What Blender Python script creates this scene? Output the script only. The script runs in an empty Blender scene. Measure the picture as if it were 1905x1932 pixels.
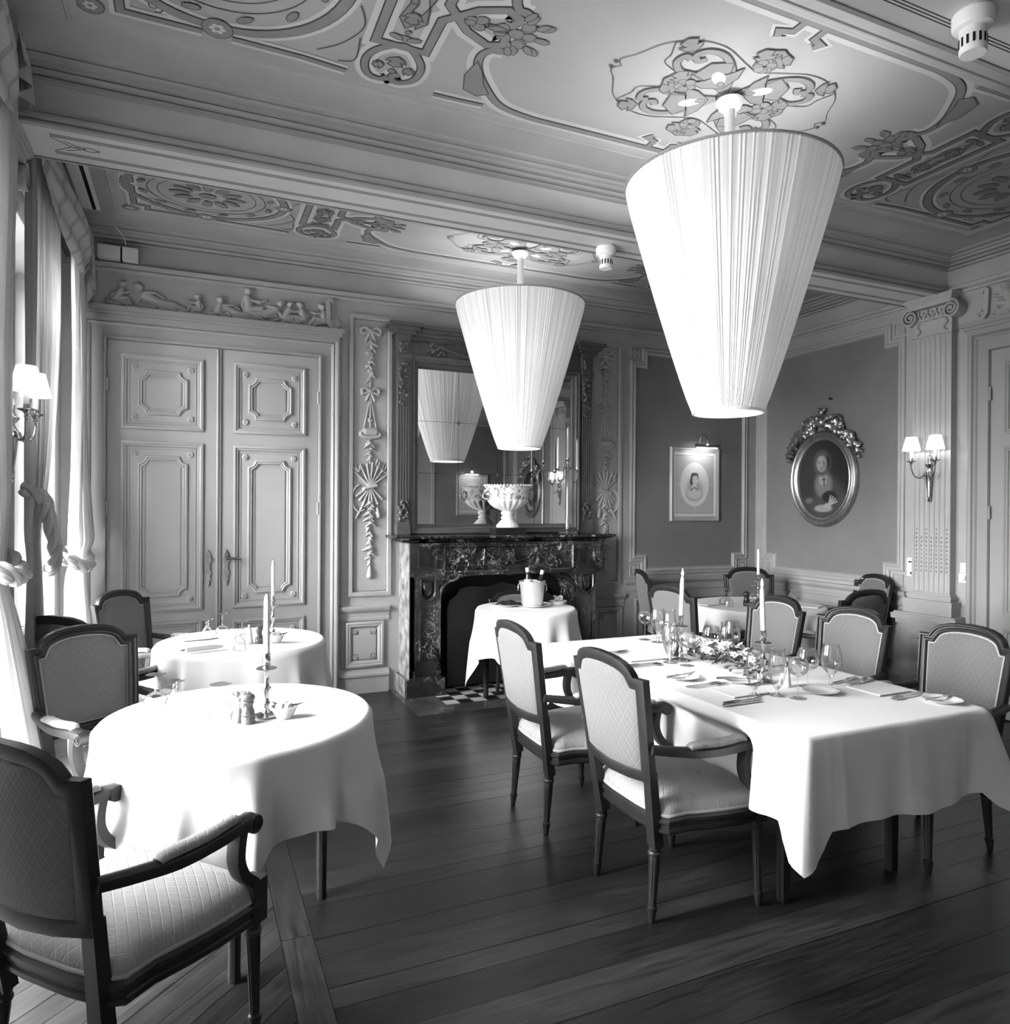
import bpy, bmesh, math, random
from math import sin, cos, pi, radians, sqrt, hypot, atan2, exp
from mathutils import Vector, Matrix
random.seed(11)
SC = bpy.context.scene
COL = SC.collection

# ------------------------------------------------------------------ camera, light, exposure
XL, XR, YB, YF = -0.85, 5.60, 5.996, -0.42      # wall planes
ZC = 3.60                                        # ceiling
cam_d = bpy.data.cameras.new('camera')
cam = bpy.data.objects.new('camera', cam_d); COL.objects.link(cam)
yaw, pit, rol = radians(23.77), radians(-0.183), radians(0.326)
F = Vector((sin(yaw), cos(yaw), 0)); R_ = Vector((cos(yaw), -sin(yaw), 0)); U = Vector((0, 0, 1))
F2 = F*cos(pit) + U*sin(pit); U2 = U*cos(pit) - F*sin(pit)
R3 = R_*cos(rol) + U2*sin(rol); U3 = U2*cos(rol) - R_*sin(rol)
m = Matrix((R3, U3, -F2)).transposed().to_4x4(); m.translation = Vector((0, 0, 1.55))
cam.matrix_world = m
cam_d.sensor_fit = 'HORIZONTAL'; cam_d.sensor_width = 36.0; cam_d.lens = 36.0*1350.5/1905.0
cam_d.clip_start = 0.02
SC.camera = cam

w = bpy.data.worlds.new('overcast_sky'); SC.world = w; w.use_nodes = True
w.node_tree.nodes['Background'].inputs[0].default_value = (1, 1, 1, 1)
wt = w.node_tree; bg = wt.nodes['Background']; bg.inputs[1].default_value = 110.0
tc = wt.nodes.new('ShaderNodeTexCoord'); sx = wt.nodes.new('ShaderNodeSeparateXYZ'); rp = wt.nodes.new('ShaderNodeValToRGB')
wt.links.new(tc.outputs['Generated'], sx.inputs[0]); wt.links.new(sx.outputs[2], rp.inputs[0]); wt.links.new(rp.outputs[0], bg.inputs[0])
el_ = rp.color_ramp.elements                      # dark street and facades below, overcast sky above
el_[0].position = 0.0; el_[0].color = (.22, .22, .22, 1); el_[1].position = 0.04; el_[1].color = (1, 1, 1, 1)

def portal(name, y0, y1, z0, z1):
    ld = bpy.data.lights.new(name, 'AREA'); ld.shape = 'RECTANGLE'; ld.size = y1-y0; ld.size_y = z1-z0
    ld.cycles.is_portal = True
    o = bpy.data.objects.new(name, ld); COL.objects.link(o)
    o.location = (-1.22, (y0+y1)/2, (z0+z1)/2); o.rotation_euler = (radians(90), 0, radians(-90))
W0 = (-.25, 1.22, 0.12, 3.12); W1 = (2.05, 3.55, 0.12, 3.12); W2 = (4.40, 5.75, 0.12, 3.12)
portal('daylight_portal', *W0); portal('daylight_portal', *W1); portal('daylight_portal', *W2)

vs = SC.view_settings
vs.view_transform = 'Standard'; vs.look = 'None'; vs.gamma = 1.0; vs.exposure = 0.0; vs.use_curve_mapping = False
SC.display_settings.display_device = 'sRGB'
SC.cycles.max_bounces = 10; SC.cycles.diffuse_bounces = 5; SC.cycles.glossy_bounces = 4
SC.cycles.transmission_bounces = 6; SC.cycles.transparent_max_bounces = 24
SC.cycles.sample_clamp_indirect = 6.0
SC.cycles.caustics_reflective = False; SC.cycles.caustics_refractive = False

def point_light(name, loc, watts, r=0.04, parent=None):
    ld = bpy.data.lights.new(name, 'POINT'); ld.energy = watts; ld.shadow_soft_size = r
    o = bpy.data.objects.new(name, ld); COL.objects.link(o); o.location = loc
    if parent: o.parent = parent
    return o

# ------------------------------------------------------------------ materials (black and white photograph: greys)
class NT:
    def __init__(s, name):
        s.m = bpy.data.materials.new(name); s.m.use_nodes = True; s.t = s.m.node_tree
        s.b = s.t.nodes['Principled BSDF']; s.out = s.t.nodes['Material Output']
    def n(s, ty, ins=None, **kw):
        nd = s.t.nodes.new(ty)
        for k, v in kw.items(): setattr(nd, k, v)
        for k, v in (ins or {}).items():
            if hasattr(v, 'links') or isinstance(v, bpy.types.NodeSocket): s.t.links.new(v, nd.inputs[k])
            else: nd.inputs[k].default_value = v
        return nd
    def l(s, a, b): s.t.links.new(a, b)
    def math(s, op, a, b=None, c=None):
        nd = s.t.nodes.new('ShaderNodeMath'); nd.operation = op
        for i, v in enumerate((a, b, c)):
            if v is None: continue
            if isinstance(v, (int, float)): nd.inputs[i].default_value = v
            else: s.l(v, nd.inputs[i])
        return nd.outputs[0]
    def obj(s): return s.n('ShaderNodeTexCoord').outputs['Object']
    def noise(s, vec, scale, detail=4.0, rough=0.55, dist=0.0):
        nd = s.n('ShaderNodeTexNoise', {'Vector': vec, 'Scale': scale, 'Detail': detail, 'Roughness': rough, 'Distortion': dist})
        return nd.outputs[0]
    def mapr(s, v, a, b, c, d):
        nd = s.n('ShaderNodeMapRange', {0: v, 1: a, 2: b, 3: c, 4: d}); return nd.outputs[0]
    def col(s, v):
        nd = s.n('ShaderNodeCombineColor', {0: v, 1: v, 2: v}); s.l(nd.outputs[0], s.b.inputs['Base Color'])
    def bump(s, h, strength=0.3, dist=0.002):
        nd = s.n('ShaderNodeBump', {'Height': h, 'Strength': strength, 'Distance': dist})
        s.l(nd.outputs[0], s.b.inputs['Normal'])

def mat(name, g, rough=0.6, spec=0.3, metal=0.0, var=0.12, vs_=3.0, bump=0.0, bs=60.0, emit=0.0):
    t = NT(name); b = t.b
    b.inputs['Roughness'].default_value = rough; b.inputs['Specular IOR Level'].default_value = spec
    b.inputs['Metallic'].default_value = metal
    o = t.obj()
    t.col(t.mapr(t.noise(o, vs_, 6), 0.25, 0.75, g*(1-var), g*(1+var)))
    if bump: t.bump(t.noise(o, bs, 3), bump)
    if emit:
        b.inputs['Emission Color'].default_value = (1, 1, 1, 1); b.inputs['Emission Strength'].default_value = emit
    return t.m

def translucent(name, g, tr=0.5, emit=0.0, bump=0.0, bs=200):
    t = NT(name); o = t.obj()
    v = t.mapr(t.noise(o, 4, 5), .25, .75, g*.93, min(1, g*1.05))
    c = t.n('ShaderNodeCombineColor', {0: v, 1: v, 2: v}).outputs[0]
    d = t.n('ShaderNodeBsdfDiffuse', {'Color': c}); r = t.n('ShaderNodeBsdfTranslucent', {'Color': c})
    if bump:
        bn = t.n('ShaderNodeBump', {'Height': t.noise(o, bs, 3), 'Strength': bump, 'Distance': .002})
        t.l(bn.outputs[0], d.inputs['Normal'])
    mx = t.n('ShaderNodeMixShader', {0: tr, 1: d.outputs[0], 2: r.outputs[0]})
    last = mx
    if emit:
        e = t.n('ShaderNodeEmission', {'Color': (1, 1, 1, 1), 'Strength': emit})
        last = t.n('ShaderNodeAddShader', {0: mx.outputs[0], 1: e.outputs[0]})
    t.l(last.outputs[0], t.out.inputs[0])
    return t.m

def shade_mat(name, g, tr, emit):
    t = NT(name); o = t.obj(); sp = t.n('ShaderNodeSeparateXYZ', {0: o})
    ang = t.math('ARCTAN2', sp.outputs[1], sp.outputs[0])
    vec = t.n('ShaderNodeCombineXYZ', {0: t.math('MULTIPLY', ang, 26.0), 1: t.math('MULTIPLY', sp.outputs[2], .5), 2: 0.0}).outputs[0]
    v = t.mapr(t.noise(vec, 1.0, 6, .75), .3, .72, g*.62, g*1.04)
    c = t.n('ShaderNodeCombineColor', {0: v, 1: v, 2: v}).outputs[0]
    d = t.n('ShaderNodeBsdfDiffuse', {'Color': c}); r = t.n('ShaderNodeBsdfTranslucent', {'Color': c})
    mx = t.n('ShaderNodeMixShader', {0: tr, 1: d.outputs[0], 2: r.outputs[0]})
    e = t.n('ShaderNodeEmission', {'Color': c, 'Strength': emit})
    t.l(t.n('ShaderNodeAddShader', {0: mx.outputs[0], 1: e.outputs[0]}).outputs[0], t.out.inputs[0])
    return t.m

def floor_mat(name, ang, base):
    t = NT(name); o = t.obj()
    mp = t.n('ShaderNodeMapping', {'Vector': o, 'Rotation': (0, 0, -ang), 'Scale': (1, 1, 1)})
    rnd = t.n('ShaderNodeObjectInfo').outputs['Random']
    off = t.n('ShaderNodeCombineXYZ', {0: t.math('MULTIPLY', rnd, 13.0), 1: t.math('MULTIPLY', rnd, 7.0), 2: 0.0})
    ad = t.n('ShaderNodeVectorMath', {0: mp.outputs[0], 1: off.outputs[0]}, operation='ADD')
    st = t.n('ShaderNodeMapping', {'Vector': ad.outputs[0], 'Scale': (3.0, 60.0, 1.0)})
    gr = t.noise(st.outputs[0], 1.5, 6, .65, .6)
    st2 = t.n('ShaderNodeMapping', {'Vector': ad.outputs[0], 'Scale': (1.2, 9.0, 1.0)})
    g2 = t.noise(st2.outputs[0], 1.6, 5, .6, 1.2)
    wear = t.noise(o, 2.2, 5, .6)
    scr = t.mapr(t.noise(o, 55, 2, .5), .74, .80, 0, 1)
    a = t.mapr(gr, .3, .7, .42, 1.65); b_ = t.mapr(g2, .3, .7, .65, 1.4)
    c = t.mapr(rnd, 0, 1, .60, 1.60); d = t.mapr(wear, .3, .7, .8, 1.25)
    v = t.math('MULTIPLY', t.math('MULTIPLY', t.math('MULTIPLY', a, b_), t.math('MULTIPLY', c, d)), base)
    v = t.math('ADD', v, t.math('MULTIPLY', scr, .05))
    t.col(v)
    t.l(t.mapr(gr, .3, .7, .28, .44), t.b.inputs['Roughness'])
    t.b.inputs['Specular IOR Level'].default_value = .45
    t.bump(gr, .12, .001)
    return t.m

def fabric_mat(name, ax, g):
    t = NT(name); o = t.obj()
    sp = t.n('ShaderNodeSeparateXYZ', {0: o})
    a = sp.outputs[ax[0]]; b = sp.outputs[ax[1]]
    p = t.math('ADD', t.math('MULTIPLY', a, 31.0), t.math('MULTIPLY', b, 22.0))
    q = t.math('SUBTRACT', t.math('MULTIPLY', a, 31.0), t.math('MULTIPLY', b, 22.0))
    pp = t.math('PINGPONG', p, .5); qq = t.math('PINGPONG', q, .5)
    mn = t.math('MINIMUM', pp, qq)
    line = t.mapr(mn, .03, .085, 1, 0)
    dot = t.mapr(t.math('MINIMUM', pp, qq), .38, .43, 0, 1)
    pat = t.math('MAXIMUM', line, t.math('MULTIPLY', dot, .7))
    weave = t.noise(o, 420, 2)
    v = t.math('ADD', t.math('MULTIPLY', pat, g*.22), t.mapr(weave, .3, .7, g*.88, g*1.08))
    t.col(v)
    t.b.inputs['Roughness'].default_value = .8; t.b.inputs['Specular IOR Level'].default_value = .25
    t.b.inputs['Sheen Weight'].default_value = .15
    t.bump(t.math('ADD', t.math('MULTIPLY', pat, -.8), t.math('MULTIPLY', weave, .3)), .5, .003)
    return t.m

def marble_mat(name, base, vein, scale=5.0):
    t = NT(name); o = t.obj()
    ds = t.n('ShaderNodeTexNoise', {'Vector': o, 'Scale': scale, 'Detail': 5.0})
    wv = t.n('ShaderNodeVectorMath', {0: ds.outputs['Color'], 1: (.5, .5, .5)}, operation='SUBTRACT')
    sc = t.n('ShaderNodeVectorMath', {0: wv.outputs[0], 3: .5}, operation='SCALE')
    ad = t.n('ShaderNodeVectorMath', {0: o, 1: sc.outputs[0]}, operation='ADD').outputs[0]
    vo = t.n('ShaderNodeTexVoronoi', {'Vector': ad, 'Scale': scale*1.6}, feature='DISTANCE_TO_EDGE').outputs[0]
    v1 = t.mapr(vo, .0, .035, 1, 0)
    n2 = t.math('ABSOLUTE', t.math('SUBTRACT', t.noise(ad, scale*2.2, 6), .5))
    v2 = t.mapr(n2, .0, .02, .5, 0)
    msk = t.mapr(t.noise(o, scale*.9, 3), .45, .62, 0, 1)
    vv = t.math('MULTIPLY', t.math('MAXIMUM', v1, v2), msk)
    cl = t.mapr(t.noise(o, scale*1.4, 6), .3, .75, base*.4, base*2.2)
    t.col(t.math('ADD', cl, t.math('MULTIPLY', vv, vein)))
    t.b.inputs['Roughness'].default_value = .18; t.b.inputs['Specular IOR Level'].default_value = .5
    return t.m

def glass_mat(name, tint=.985, edge=.35):
    t = NT(name)
    lw = t.n('ShaderNodeLayerWeight', {'Blend': .35})
    e = t.mapr(lw.outputs['Facing'], .40, 1.0, tint, edge)
    c = t.n('ShaderNodeCombineColor', {0: e, 1: e, 2: e}).outputs[0]
    tr = t.n('ShaderNodeBsdfTransparent', {'Color': c})
    gl = t.n('ShaderNodeBsdfGlossy', {'Color': (1, 1, 1, 1), 'Roughness': .02})
    fr = t.mapr(lw.outputs['Fresnel'], 0, 1, .05, .75)
    mx = t.n('ShaderNodeMixShader', {0: fr, 1: tr.outputs[0], 2: gl.outputs[0]})
    t.l(mx.outputs[0], t.out.inputs[0]); return t.m

def attr_mat(name, rough=.5, spec=.2):
    t = NT(name); a = t.n('ShaderNodeAttribute', attribute_name='Col')
    t.l(a.outputs[0], t.b.inputs['Base Color']); t.b.inputs['Roughness'].default_value = rough
    t.b.inputs['Specular IOR Level'].default_value = spec
    return t.m

def stripe_mat(name, g):
    t = NT(name); o = t.obj(); sp = t.n('ShaderNodeSeparateXYZ', {0: o})
    a = t.math('PINGPONG', t.math('MULTIPLY', sp.outputs[1], 4.2), .5)
    l1 = t.mapr(t.math('ABSOLUTE', t.math('SUBTRACT', a, .07)), .012, .03, 1, 0)
    l2 = t.mapr(a, .012, .03, 1, 0)
    v = t.mapr(t.math('MAXIMUM', l1, l2), 0, 1, g, g*.45)
    t.col(v); t.b.inputs['Roughness'].default_value = .8
    return t.m

M_ = {}
def mk():
    M_['wall'] = mat('painted_panelling', .34, .5, .3, var=.10, bump=.06, bs=90)
    M_['wall_dark'] = mat('painted_wall_field', .17, .65, .2, var=.14, vs_=2, bump=.10, bs=160)
    M_['door'] = mat('painted_door', .27, .42, .35, var=.05)
    M_['ceiling'] = mat('painted_ceiling', .29, .8, .1, var=.10, vs_=1.6, bump=.05)
    M_['cornice'] = mat('painted_cornice', .30, .6, .2, var=.10)
    M_['beam'] = mat('painted_beam', .55, .6, .2, var=.08)
    M_['line'] = mat('ornament_outline', .06, .8, .1)
    M_['band'] = mat('ornament_band', .175, .8, .1, var=.12, vs_=9)
    M_['light'] = mat('ornament_light', .42, .8, .1, var=.08)
    M_['relief'] = mat('plaster_relief', .36, .55, .3, var=.08)
    M_['floor_x'] = floor_mat('oak_plank', 0.0, .020)
    M_['floor_y'] = floor_mat('oak_border_plank', pi/2, .020)
    M_['floor_d'] = floor_mat('oak_diagonal_plank', radians(45), .022)
    M_['subfloor'] = mat('floor_gap', .008, .9, .0)
    M_['wood'] = mat('dark_chair_wood', .014, .38, .35, var=.25, vs_=12, bump=.04, bs=120)
    M_['fab_seat_lit'] = fabric_mat('seat_fabric_lit', (0, 1), .24)  # same cloth as the backs; lighter tone stands in for light on the seats
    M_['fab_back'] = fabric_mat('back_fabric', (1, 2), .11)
    M_['gimp'] = mat('gimp_braid', .33, .8, .2, bump=.5, bs=400)
    M_['cloth'] = mat('white_linen', .77, .85, .15, var=.02, bump=.10, bs=500)
    M_['napkin'] = mat('folded_white_linen', .74, .85, .15, var=.02, bump=.10, bs=500)
    M_['curtain'] = translucent('heavy_drape', .46, .18, bump=.2)
    M_['sheer'] = translucent('sheer_drape', .86, .55)
    M_['drape2'] = translucent('pale_drape', .68, .22)
    M_['stripe'] = stripe_mat('striped_valance', .36)
    M_['shade'] = shade_mat('pleated_shade_fabric', .80, .05, .16)
    M_['shade_rim'] = mat('shade_trim', .30, .7, .2)
    M_['sconce_shade'] = translucent('sconce_shade_fabric', .9, .4, emit=1.0)
    M_['bulb'] = mat('lit_bulb', .9, emit=6.0)
    M_['white'] = mat('white_plastic', .80, .4, .4, var=.03)
    M_['black'] = mat('black_plastic', .012, .4, .4)
    M_['soot'] = mat('sooty_iron', .012, .7, .2, var=.4, vs_=8)
    M_['iron'] = mat('cast_iron', .022, .6, .3, var=.3, vs_=8)
    M_['marble'] = marble_mat('dark_veined_marble', .016, .42, 5.0)
    M_['marble2'] = marble_mat('hearth_marble', .04, .12, 4.0)
    M_['marble_lit_side'] = marble_mat('lit_marble_side', .20, .25, 7.0)  # pale streaked side; the window light on it is put into the colour
    M_['tile_w'] = mat('pale_tile', .38, .35, .4, var=.2); M_['tile_b'] = mat('black_tile', .015, .3, .4)
    M_['mframe'] = mat('dark_mirror_wood', .085, .42, .4, var=.15, vs_=8)
    M_['mirror'] = mat('silvered_glass', .78, .02, .5, metal=1.0, var=.02)
    M_['brass'] = mat('old_brass', .42, .25, .5, metal=1.0, var=.15, vs_=20)
    M_['silver'] = mat('silver_plate', .72, .16, .5, metal=1.0, var=.06)
    M_['steel'] = mat('cutlery_steel', .60, .14, .5, metal=1.0, var=.05)
    M_['bucket'] = mat('brushed_bucket', .80, .32, .5, metal=.75, var=.04)
    M_['gilt'] = mat('gilded_frame', .30, .30, .5, metal=.8, var=.25, vs_=25)
    M_['wax'] = mat('white_wax', .88, .5, .4, var=.02)
    M_['flame'] = mat('candle_flame', 1.0, emit=40.0)
    M_['china'] = mat('white_china', .82, .15, .5, var=.02)
    M_['majolica'] = None
    M_['mill'] = mat('turned_mill_wood', .10, .35, .5, var=.2, vs_=20)
    M_['mill_dark'] = mat('black_mill_wood', .015, .35, .5)
    M_['glass'] = glass_mat('clear_glass')
    M_['pane'] = glass_mat('window_pane', .98, .85)
    M_['bottle'] = mat('dark_bottle_glass', .02, .08, .5)
    M_['label'] = mat('paper_label', .55, .6, .2)
    M_['petal'] = mat('pale_petal', .78, .7, .2); M_['petal2'] = mat('mid_petal', .42, .7, .2)
    M_['leaf'] = mat('dark_leaf', .055, .5, .4, var=.4, vs_=30)
    M_['bread'] = mat('pale_herb', .6, .7, .2)
    M_['dark_cloth'] = mat('dark_napkin', .012, .8, .2)
    M_['paint'] = attr_mat('painted_picture', .35, .3); M_['print'] = attr_mat('printed_paper', .6, .2)
    M_['frame_silver'] = mat('pale_picture_frame', .33, .35, .5, var=.1)
    M_['slot'] = mat('dark_slot', .01, .8, .1)
    t = NT('painted_majolica'); o = t.obj()
    n = t.noise(o, 28, 3, .5, 1.0); t.col(t.mapr(n, .50, .60, .75, .22)); t.b.inputs['Roughness'].default_value = .15
    M_['majolica'] = t.m
mk()

# ------------------------------------------------------------------ mesh builder
class MB:
    def __init__(s): s.v = []; s.f = []
    def add(s, vs, fs):
        k = len(s.v); s.v += [tuple(p) for p in vs]; s.f += [tuple(i+k for i in f) for f in fs]; return s
    def box(s, x0, x1, y0, y1, z0, z1, P=None):
        vs = [(x, y, z) for z in (z0, z1) for y in (y0, y1) for x in (x0, x1)]
        if P: vs = [P(*p) for p in vs]
        return s.add(vs, [(0, 2, 3, 1), (4, 5, 7, 6), (0, 1, 5, 4), (2, 6, 7, 3), (0, 4, 6, 2), (1, 3, 7, 5)])
    def lathe(s, prof, n=24, c=(0, 0, 0), mod=None, T=None, caps=True):
        k = []
        for r, z in prof:
            for i in range(n):
                a = 2*pi*i/n; q = r*(mod(a, z) if mod else 1)
                p = Vector((q*cos(a), q*sin(a), z))
                if T: p = T @ p
                k.append((p.x+c[0], p.y+c[1], p.z+c[2]))
        fs = []
        for j in range(len(prof)-1):
            for i in range(n):
                i2 = (i+1) % n
                fs.append((j*n+i, j*n+i2, (j+1)*n+i2, (j+1)*n+i))
        if caps:
            if prof[0][0] > 1e-5: fs.append(tuple(range(n-1, -1, -1)))
            if prof[-1][0] > 1e-5: fs.append(tuple((len(prof)-1)*n+i for i in range(n)))
        return s.add(k, fs)
    def sweep(s, pts, sec, side=(0, 0, 1), scale=None, caps=True):
        pts = [Vector(p) for p in pts]; side = Vector(side); vs = []; n = len(sec)
        for i, p in enumerate(pts):
            t = (pts[min(i+1, len(pts)-1)] - pts[max(i-1, 0)]).normalized()
            a = (side - t*side.dot(t))
            if a.length < 1e-4: a = Vector((1, 0, 0)) - t*t.x
            a.normalize(); b = t.cross(a)
            k = scale[i] if scale else 1
            for u, v in sec: vs.append(p + a*u*k + b*v*k)
        fs = []
        for i in range(len(pts)-1):
            for j in range(n):
                j2 = (j+1) % n
                fs.append((i*n+j, i*n+j2, (i+1)*n+j2, (i+1)*n+j))
        if caps:
            fs.append(tuple(range(n-1, -1, -1))); fs.append(tuple((len(pts)-1)*n+j for j in range(n)))
        return s.add(vs, fs)
    def tube(s, pts, r, n=8, caps=True):
        sc = None
        if isinstance(r, (list, tuple)): sc = r; r = 1.0
        d = Vector(pts[-1]) - Vector(pts[0])
        side = (0, 0, 1) if abs(d.z) < .8*max(d.length, 1e-6) else (0.3, 1, 0)
        return s.sweep(pts, [(r*cos(2*pi*i/n), r*sin(2*pi*i/n)) for i in range(n)], side, sc, caps)
    def frame(s, path, prof, P, closed=True, loop=False):
        """sweep profile [(inward offset, height)] round a closed 2-D path; P maps (u,v,h) to 3-D"""
        ar = sum(path[i][0]*path[(i+1) % len(path)][1]-path[(i+1) % len(path)][0]*path[i][1] for i in range(len(path)))
        sg = 1 if ar > 0 else -1
        n = len(path); rings = []
        for o, h in prof:
            rings.append([P(x, y, h) for x, y in offset(path, o*sg, closed)])
        k = len(prof); vs = [p for r in rings for p in r]; fs = []
        rng = range(n) if closed else range(n-1)
        for j in range(k if loop else k-1):
            j2 = (j+1) % k
            for i in rng:
                i2 = (i+1) % n
                fs.append((j*n+i, j*n+i2, j2*n+i2, j2*n+i))
        return s.add(vs, fs)
    def prism(s, poly, h0, h1, P):
        n = len(poly)
        vs = [P(x, y, h0) for x, y in poly] + [P(x, y, h1) for x, y in poly]
        fs = [tuple(range(n-1, -1, -1)), tuple(range(n, 2*n))] + [(i, (i+1) % n, n+(i+1) % n, n+i) for i in range(n)]
        return s.add(vs, fs)
    def dome(s, path, levels, P, c=None):
        n = len(path)
        if c is None: c = (sum(p[0] for p in path)/n, sum(p[1] for p in path)/n)
        vs = [P(c[0]+(x-c[0])*k, c[1]+(y-c[1])*k, h) for k, h in levels for x, y in path]
        fs = []
        for j in range(len(levels)-1):
            for i in range(n):
                i2 = (i+1) % n; fs.append((j*n+i, j*n+i2, (j+1)*n+i2, (j+1)*n+i))
        fs.append(tuple((len(levels)-1)*n+i for i in range(n)))
        return s.add(vs, fs)
    def ball(s, c, r, n=10, sq=(1, 1, 1)):
        pr = [(max(sin(pi*i/(n//2+1)), 0)*r if 0 < i < n//2+1 else 1e-6, -cos(pi*i/(n//2+1))*r) for i in range(n//2+2)]
        return s.lathe(pr, n, c, T=Matrix.Diagonal(sq), caps=False)
    def build(s, name, mt, parent=None, ang=35, recalc=True):
        me = bpy.data.meshes.new(name); me.from_pydata(s.v, [], s.f); me.validate()
        if recalc and len(s.f) < 60000:
            b = bmesh.new(); b.from_mesh(me); bmesh.ops.recalc_face_normals(b, faces=b.faces); b.to_mesh(me); b.free()
        if ang:
            me.polygons.foreach_set('use_smooth', [True]*len(me.polygons))
            if ang < 180: me.set_sharp_from_angle(angle=radians(ang))
        me.materials.append(M_[mt] if isinstance(mt, str) else mt)
        o = bpy.data.objects.new(name, me); COL.objects.link(o)
        if parent: o.parent = parent
        return o

def offset(path, d, closed=True):
    n = len(path); out = []
    for i in range(n):
        p = path[i]; a = path[i-1] if (i or closed) else None; b = path[(i+1) % n] if (i < n-1 or closed) else None
        def nr(u, v):
            dx, dy = v[0]-u[0], v[1]-u[1]; l = hypot(dx, dy) or 1e-9; return (-dy/l, dx/l)
        if a is None: q = nr(p, b); out.append((p[0]+q[0]*d, p[1]+q[1]*d)); continue
        if b is None: q = nr(a, p); out.append((p[0]+q[0]*d, p[1]+q[1]*d)); continue
        q, r = nr(a, p), nr(p, b); k = 1+q[0]*r[0]+q[1]*r[1]
        k = max(k, .25)
        out.append((p[0]+(q[0]+r[0])*d/k, p[1]+(q[1]+r[1])*d/k))
    return out

def rect(u0, u1, v0, v1): return [(u0, v0), (u1, v0), (u1, v1), (u0, v1)]
def cut(u0, u1, v0, v1, n):   # rectangle with stepped-in corners
    return [(u0+n, v0), (u1-n, v0), (u1-n, v0+n), (u1, v0+n), (u1, v1-n), (u1-n, v1-n), (u1-n, v1), (u0+n, v1), (u0+n, v1-n), (u0, v1-n), (u0, v0+n), (u0+n, v0+n)]
def scoop(u0, u1, v0, v1, r, k=5):  # rectangle with concave round corners
    out = []
    for cx, cy, a in ((u0, v0, 90), (u1, v0, 180), (u1, v1, 270), (u0, v1, 0)):
        for i in range(k):
            t = radians(a-90*i/(k-1)); out.append((cx+r*cos(t), cy+r*sin(t)))
    return out
def smooth(pts, k=6, closed=False):
    n = len(pts); out = []; rng = range(n if closed else n-1)
    for i in rng:
        g = (lambda j: pts[j % n]) if closed else (lambda j: pts[min(max(j, 0), n-1)])
        p0, p1, p2, p3 = g(i-1), g(i), g(i+1), g(i+2)
        for j in range(k):
            t = j/k
            out.append(tuple(.5*(2*b+(c-a)*t+(2*a-5*b+4*c-d)*t*t+(-a+3*b-3*c+d)*t**3) for a, b, c, d in zip(p0, p1, p2, p3)))
    if not closed: out.append(tuple(pts[-1]))
    return out

def tag(o, label=None, cat=None, group=None, kind=None):
    if label: o['label'] = label
    if cat: o['category'] = cat
    if group: o['group'] = group
    if kind: o['kind'] = kind
    return o
def thing(name, loc=(0, 0, 0), rz=0.0, label=None, cat=None, group=None, kind=None):
    o = bpy.data.objects.new(name, None); COL.objects.link(o); o.location = loc; o.rotation_euler = (0, 0, rz)
    o.empty_display_size = .05
    return tag(o, label, cat, group, kind)
def kids(o): return [c for c in bpy.data.objects if c.parent == o]
KID = {}
def dup(root, loc, rz=0.0, label=None, group=None):
    if root.name not in KID:
        KID[root.name] = [(c, kids(c)) for c in kids(root)]
    r = root.copy(); COL.objects.link(r); r.location = loc; r.rotation_euler = (0, 0, rz)
    if label: r['label'] = label
    if group: r['group'] = group
    for ch, gs in KID[root.name]:
        c = ch.copy(); COL.objects.link(c); c.parent = r
        for g in gs:
            d = g.copy(); COL.objects.link(d); d.parent = c
    return r
PB = lambda u, v, h: (u, YB-h, v)
PR = lambda u, v, h: (XR-h, u, v)
PL = lambda u, v, h: (XL+h, u, v)
PF = lambda u, v, h: (u, YF+h, v)
PW = lambda u, v, h: (u, -h, v)       # local wall-hung things
ID = lambda u, v, h: (u, v, h)

def relief(nx, ny, u0, u1, v0, v1, prims, P, noise=.0, lift=.001):
    """height-field of rounded capsules (x0,y0,x1,y1,r0,r1,h) standing on a wall"""
    du, dv = (u1-u0)/nx, (v1-v0)/ny
    H = [[0.0]*(nx+1) for _ in range(ny+1)]
    for x0, y0, x1, y1, r0, r1, hh in prims:
        rm = max(r0, r1)
        ia, ib = int((min(x0, x1)-rm-u0)/du), int((max(x0, x1)+rm-u0)/du)+1
        ja, jb = int((min(y0, y1)-rm-v0)/dv), int((max(y0, y1)+rm-v0)/dv)+1
        dx, dy = x1-x0, y1-y0; L2 = dx*dx+dy*dy
        for j in range(max(ja, 0), min(jb, ny)+1):
            y = v0+j*dv
            for i in range(max(ia, 0), min(ib, nx)+1):
                x = u0+i*du
                t = ((x-x0)*dx+(y-y0)*dy)/L2 if L2 > 1e-12 else 0
                t = min(max(t, 0), 1); r = r0+(r1-r0)*t
                d2 = ((x-x0-dx*t)**2+(y-y0-dy*t)**2)/(r*r)
                if d2 < 1:
                    h = hh*sqrt(1-d2)
                    if h > H[j][i]: H[j][i] = h
    mb = MB(); idx = {}
    for j in range(ny):
        for i in range(nx):
            q = ((j, i), (j, i+1), (j+1, i+1), (j+1, i))
            if max(H[a][b] for a, b in q) <= 0: continue
            f = []
            for a, b in q:
                if (a, b) not in idx:
                    idx[(a, b)] = len(mb.v)
                    mb.v.append(P(u0+b*du, v0+a*dv, lift+H[a][b]))
                f.append(idx[(a, b)])
            mb.f.append(tuple(f))
    return mb

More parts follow.
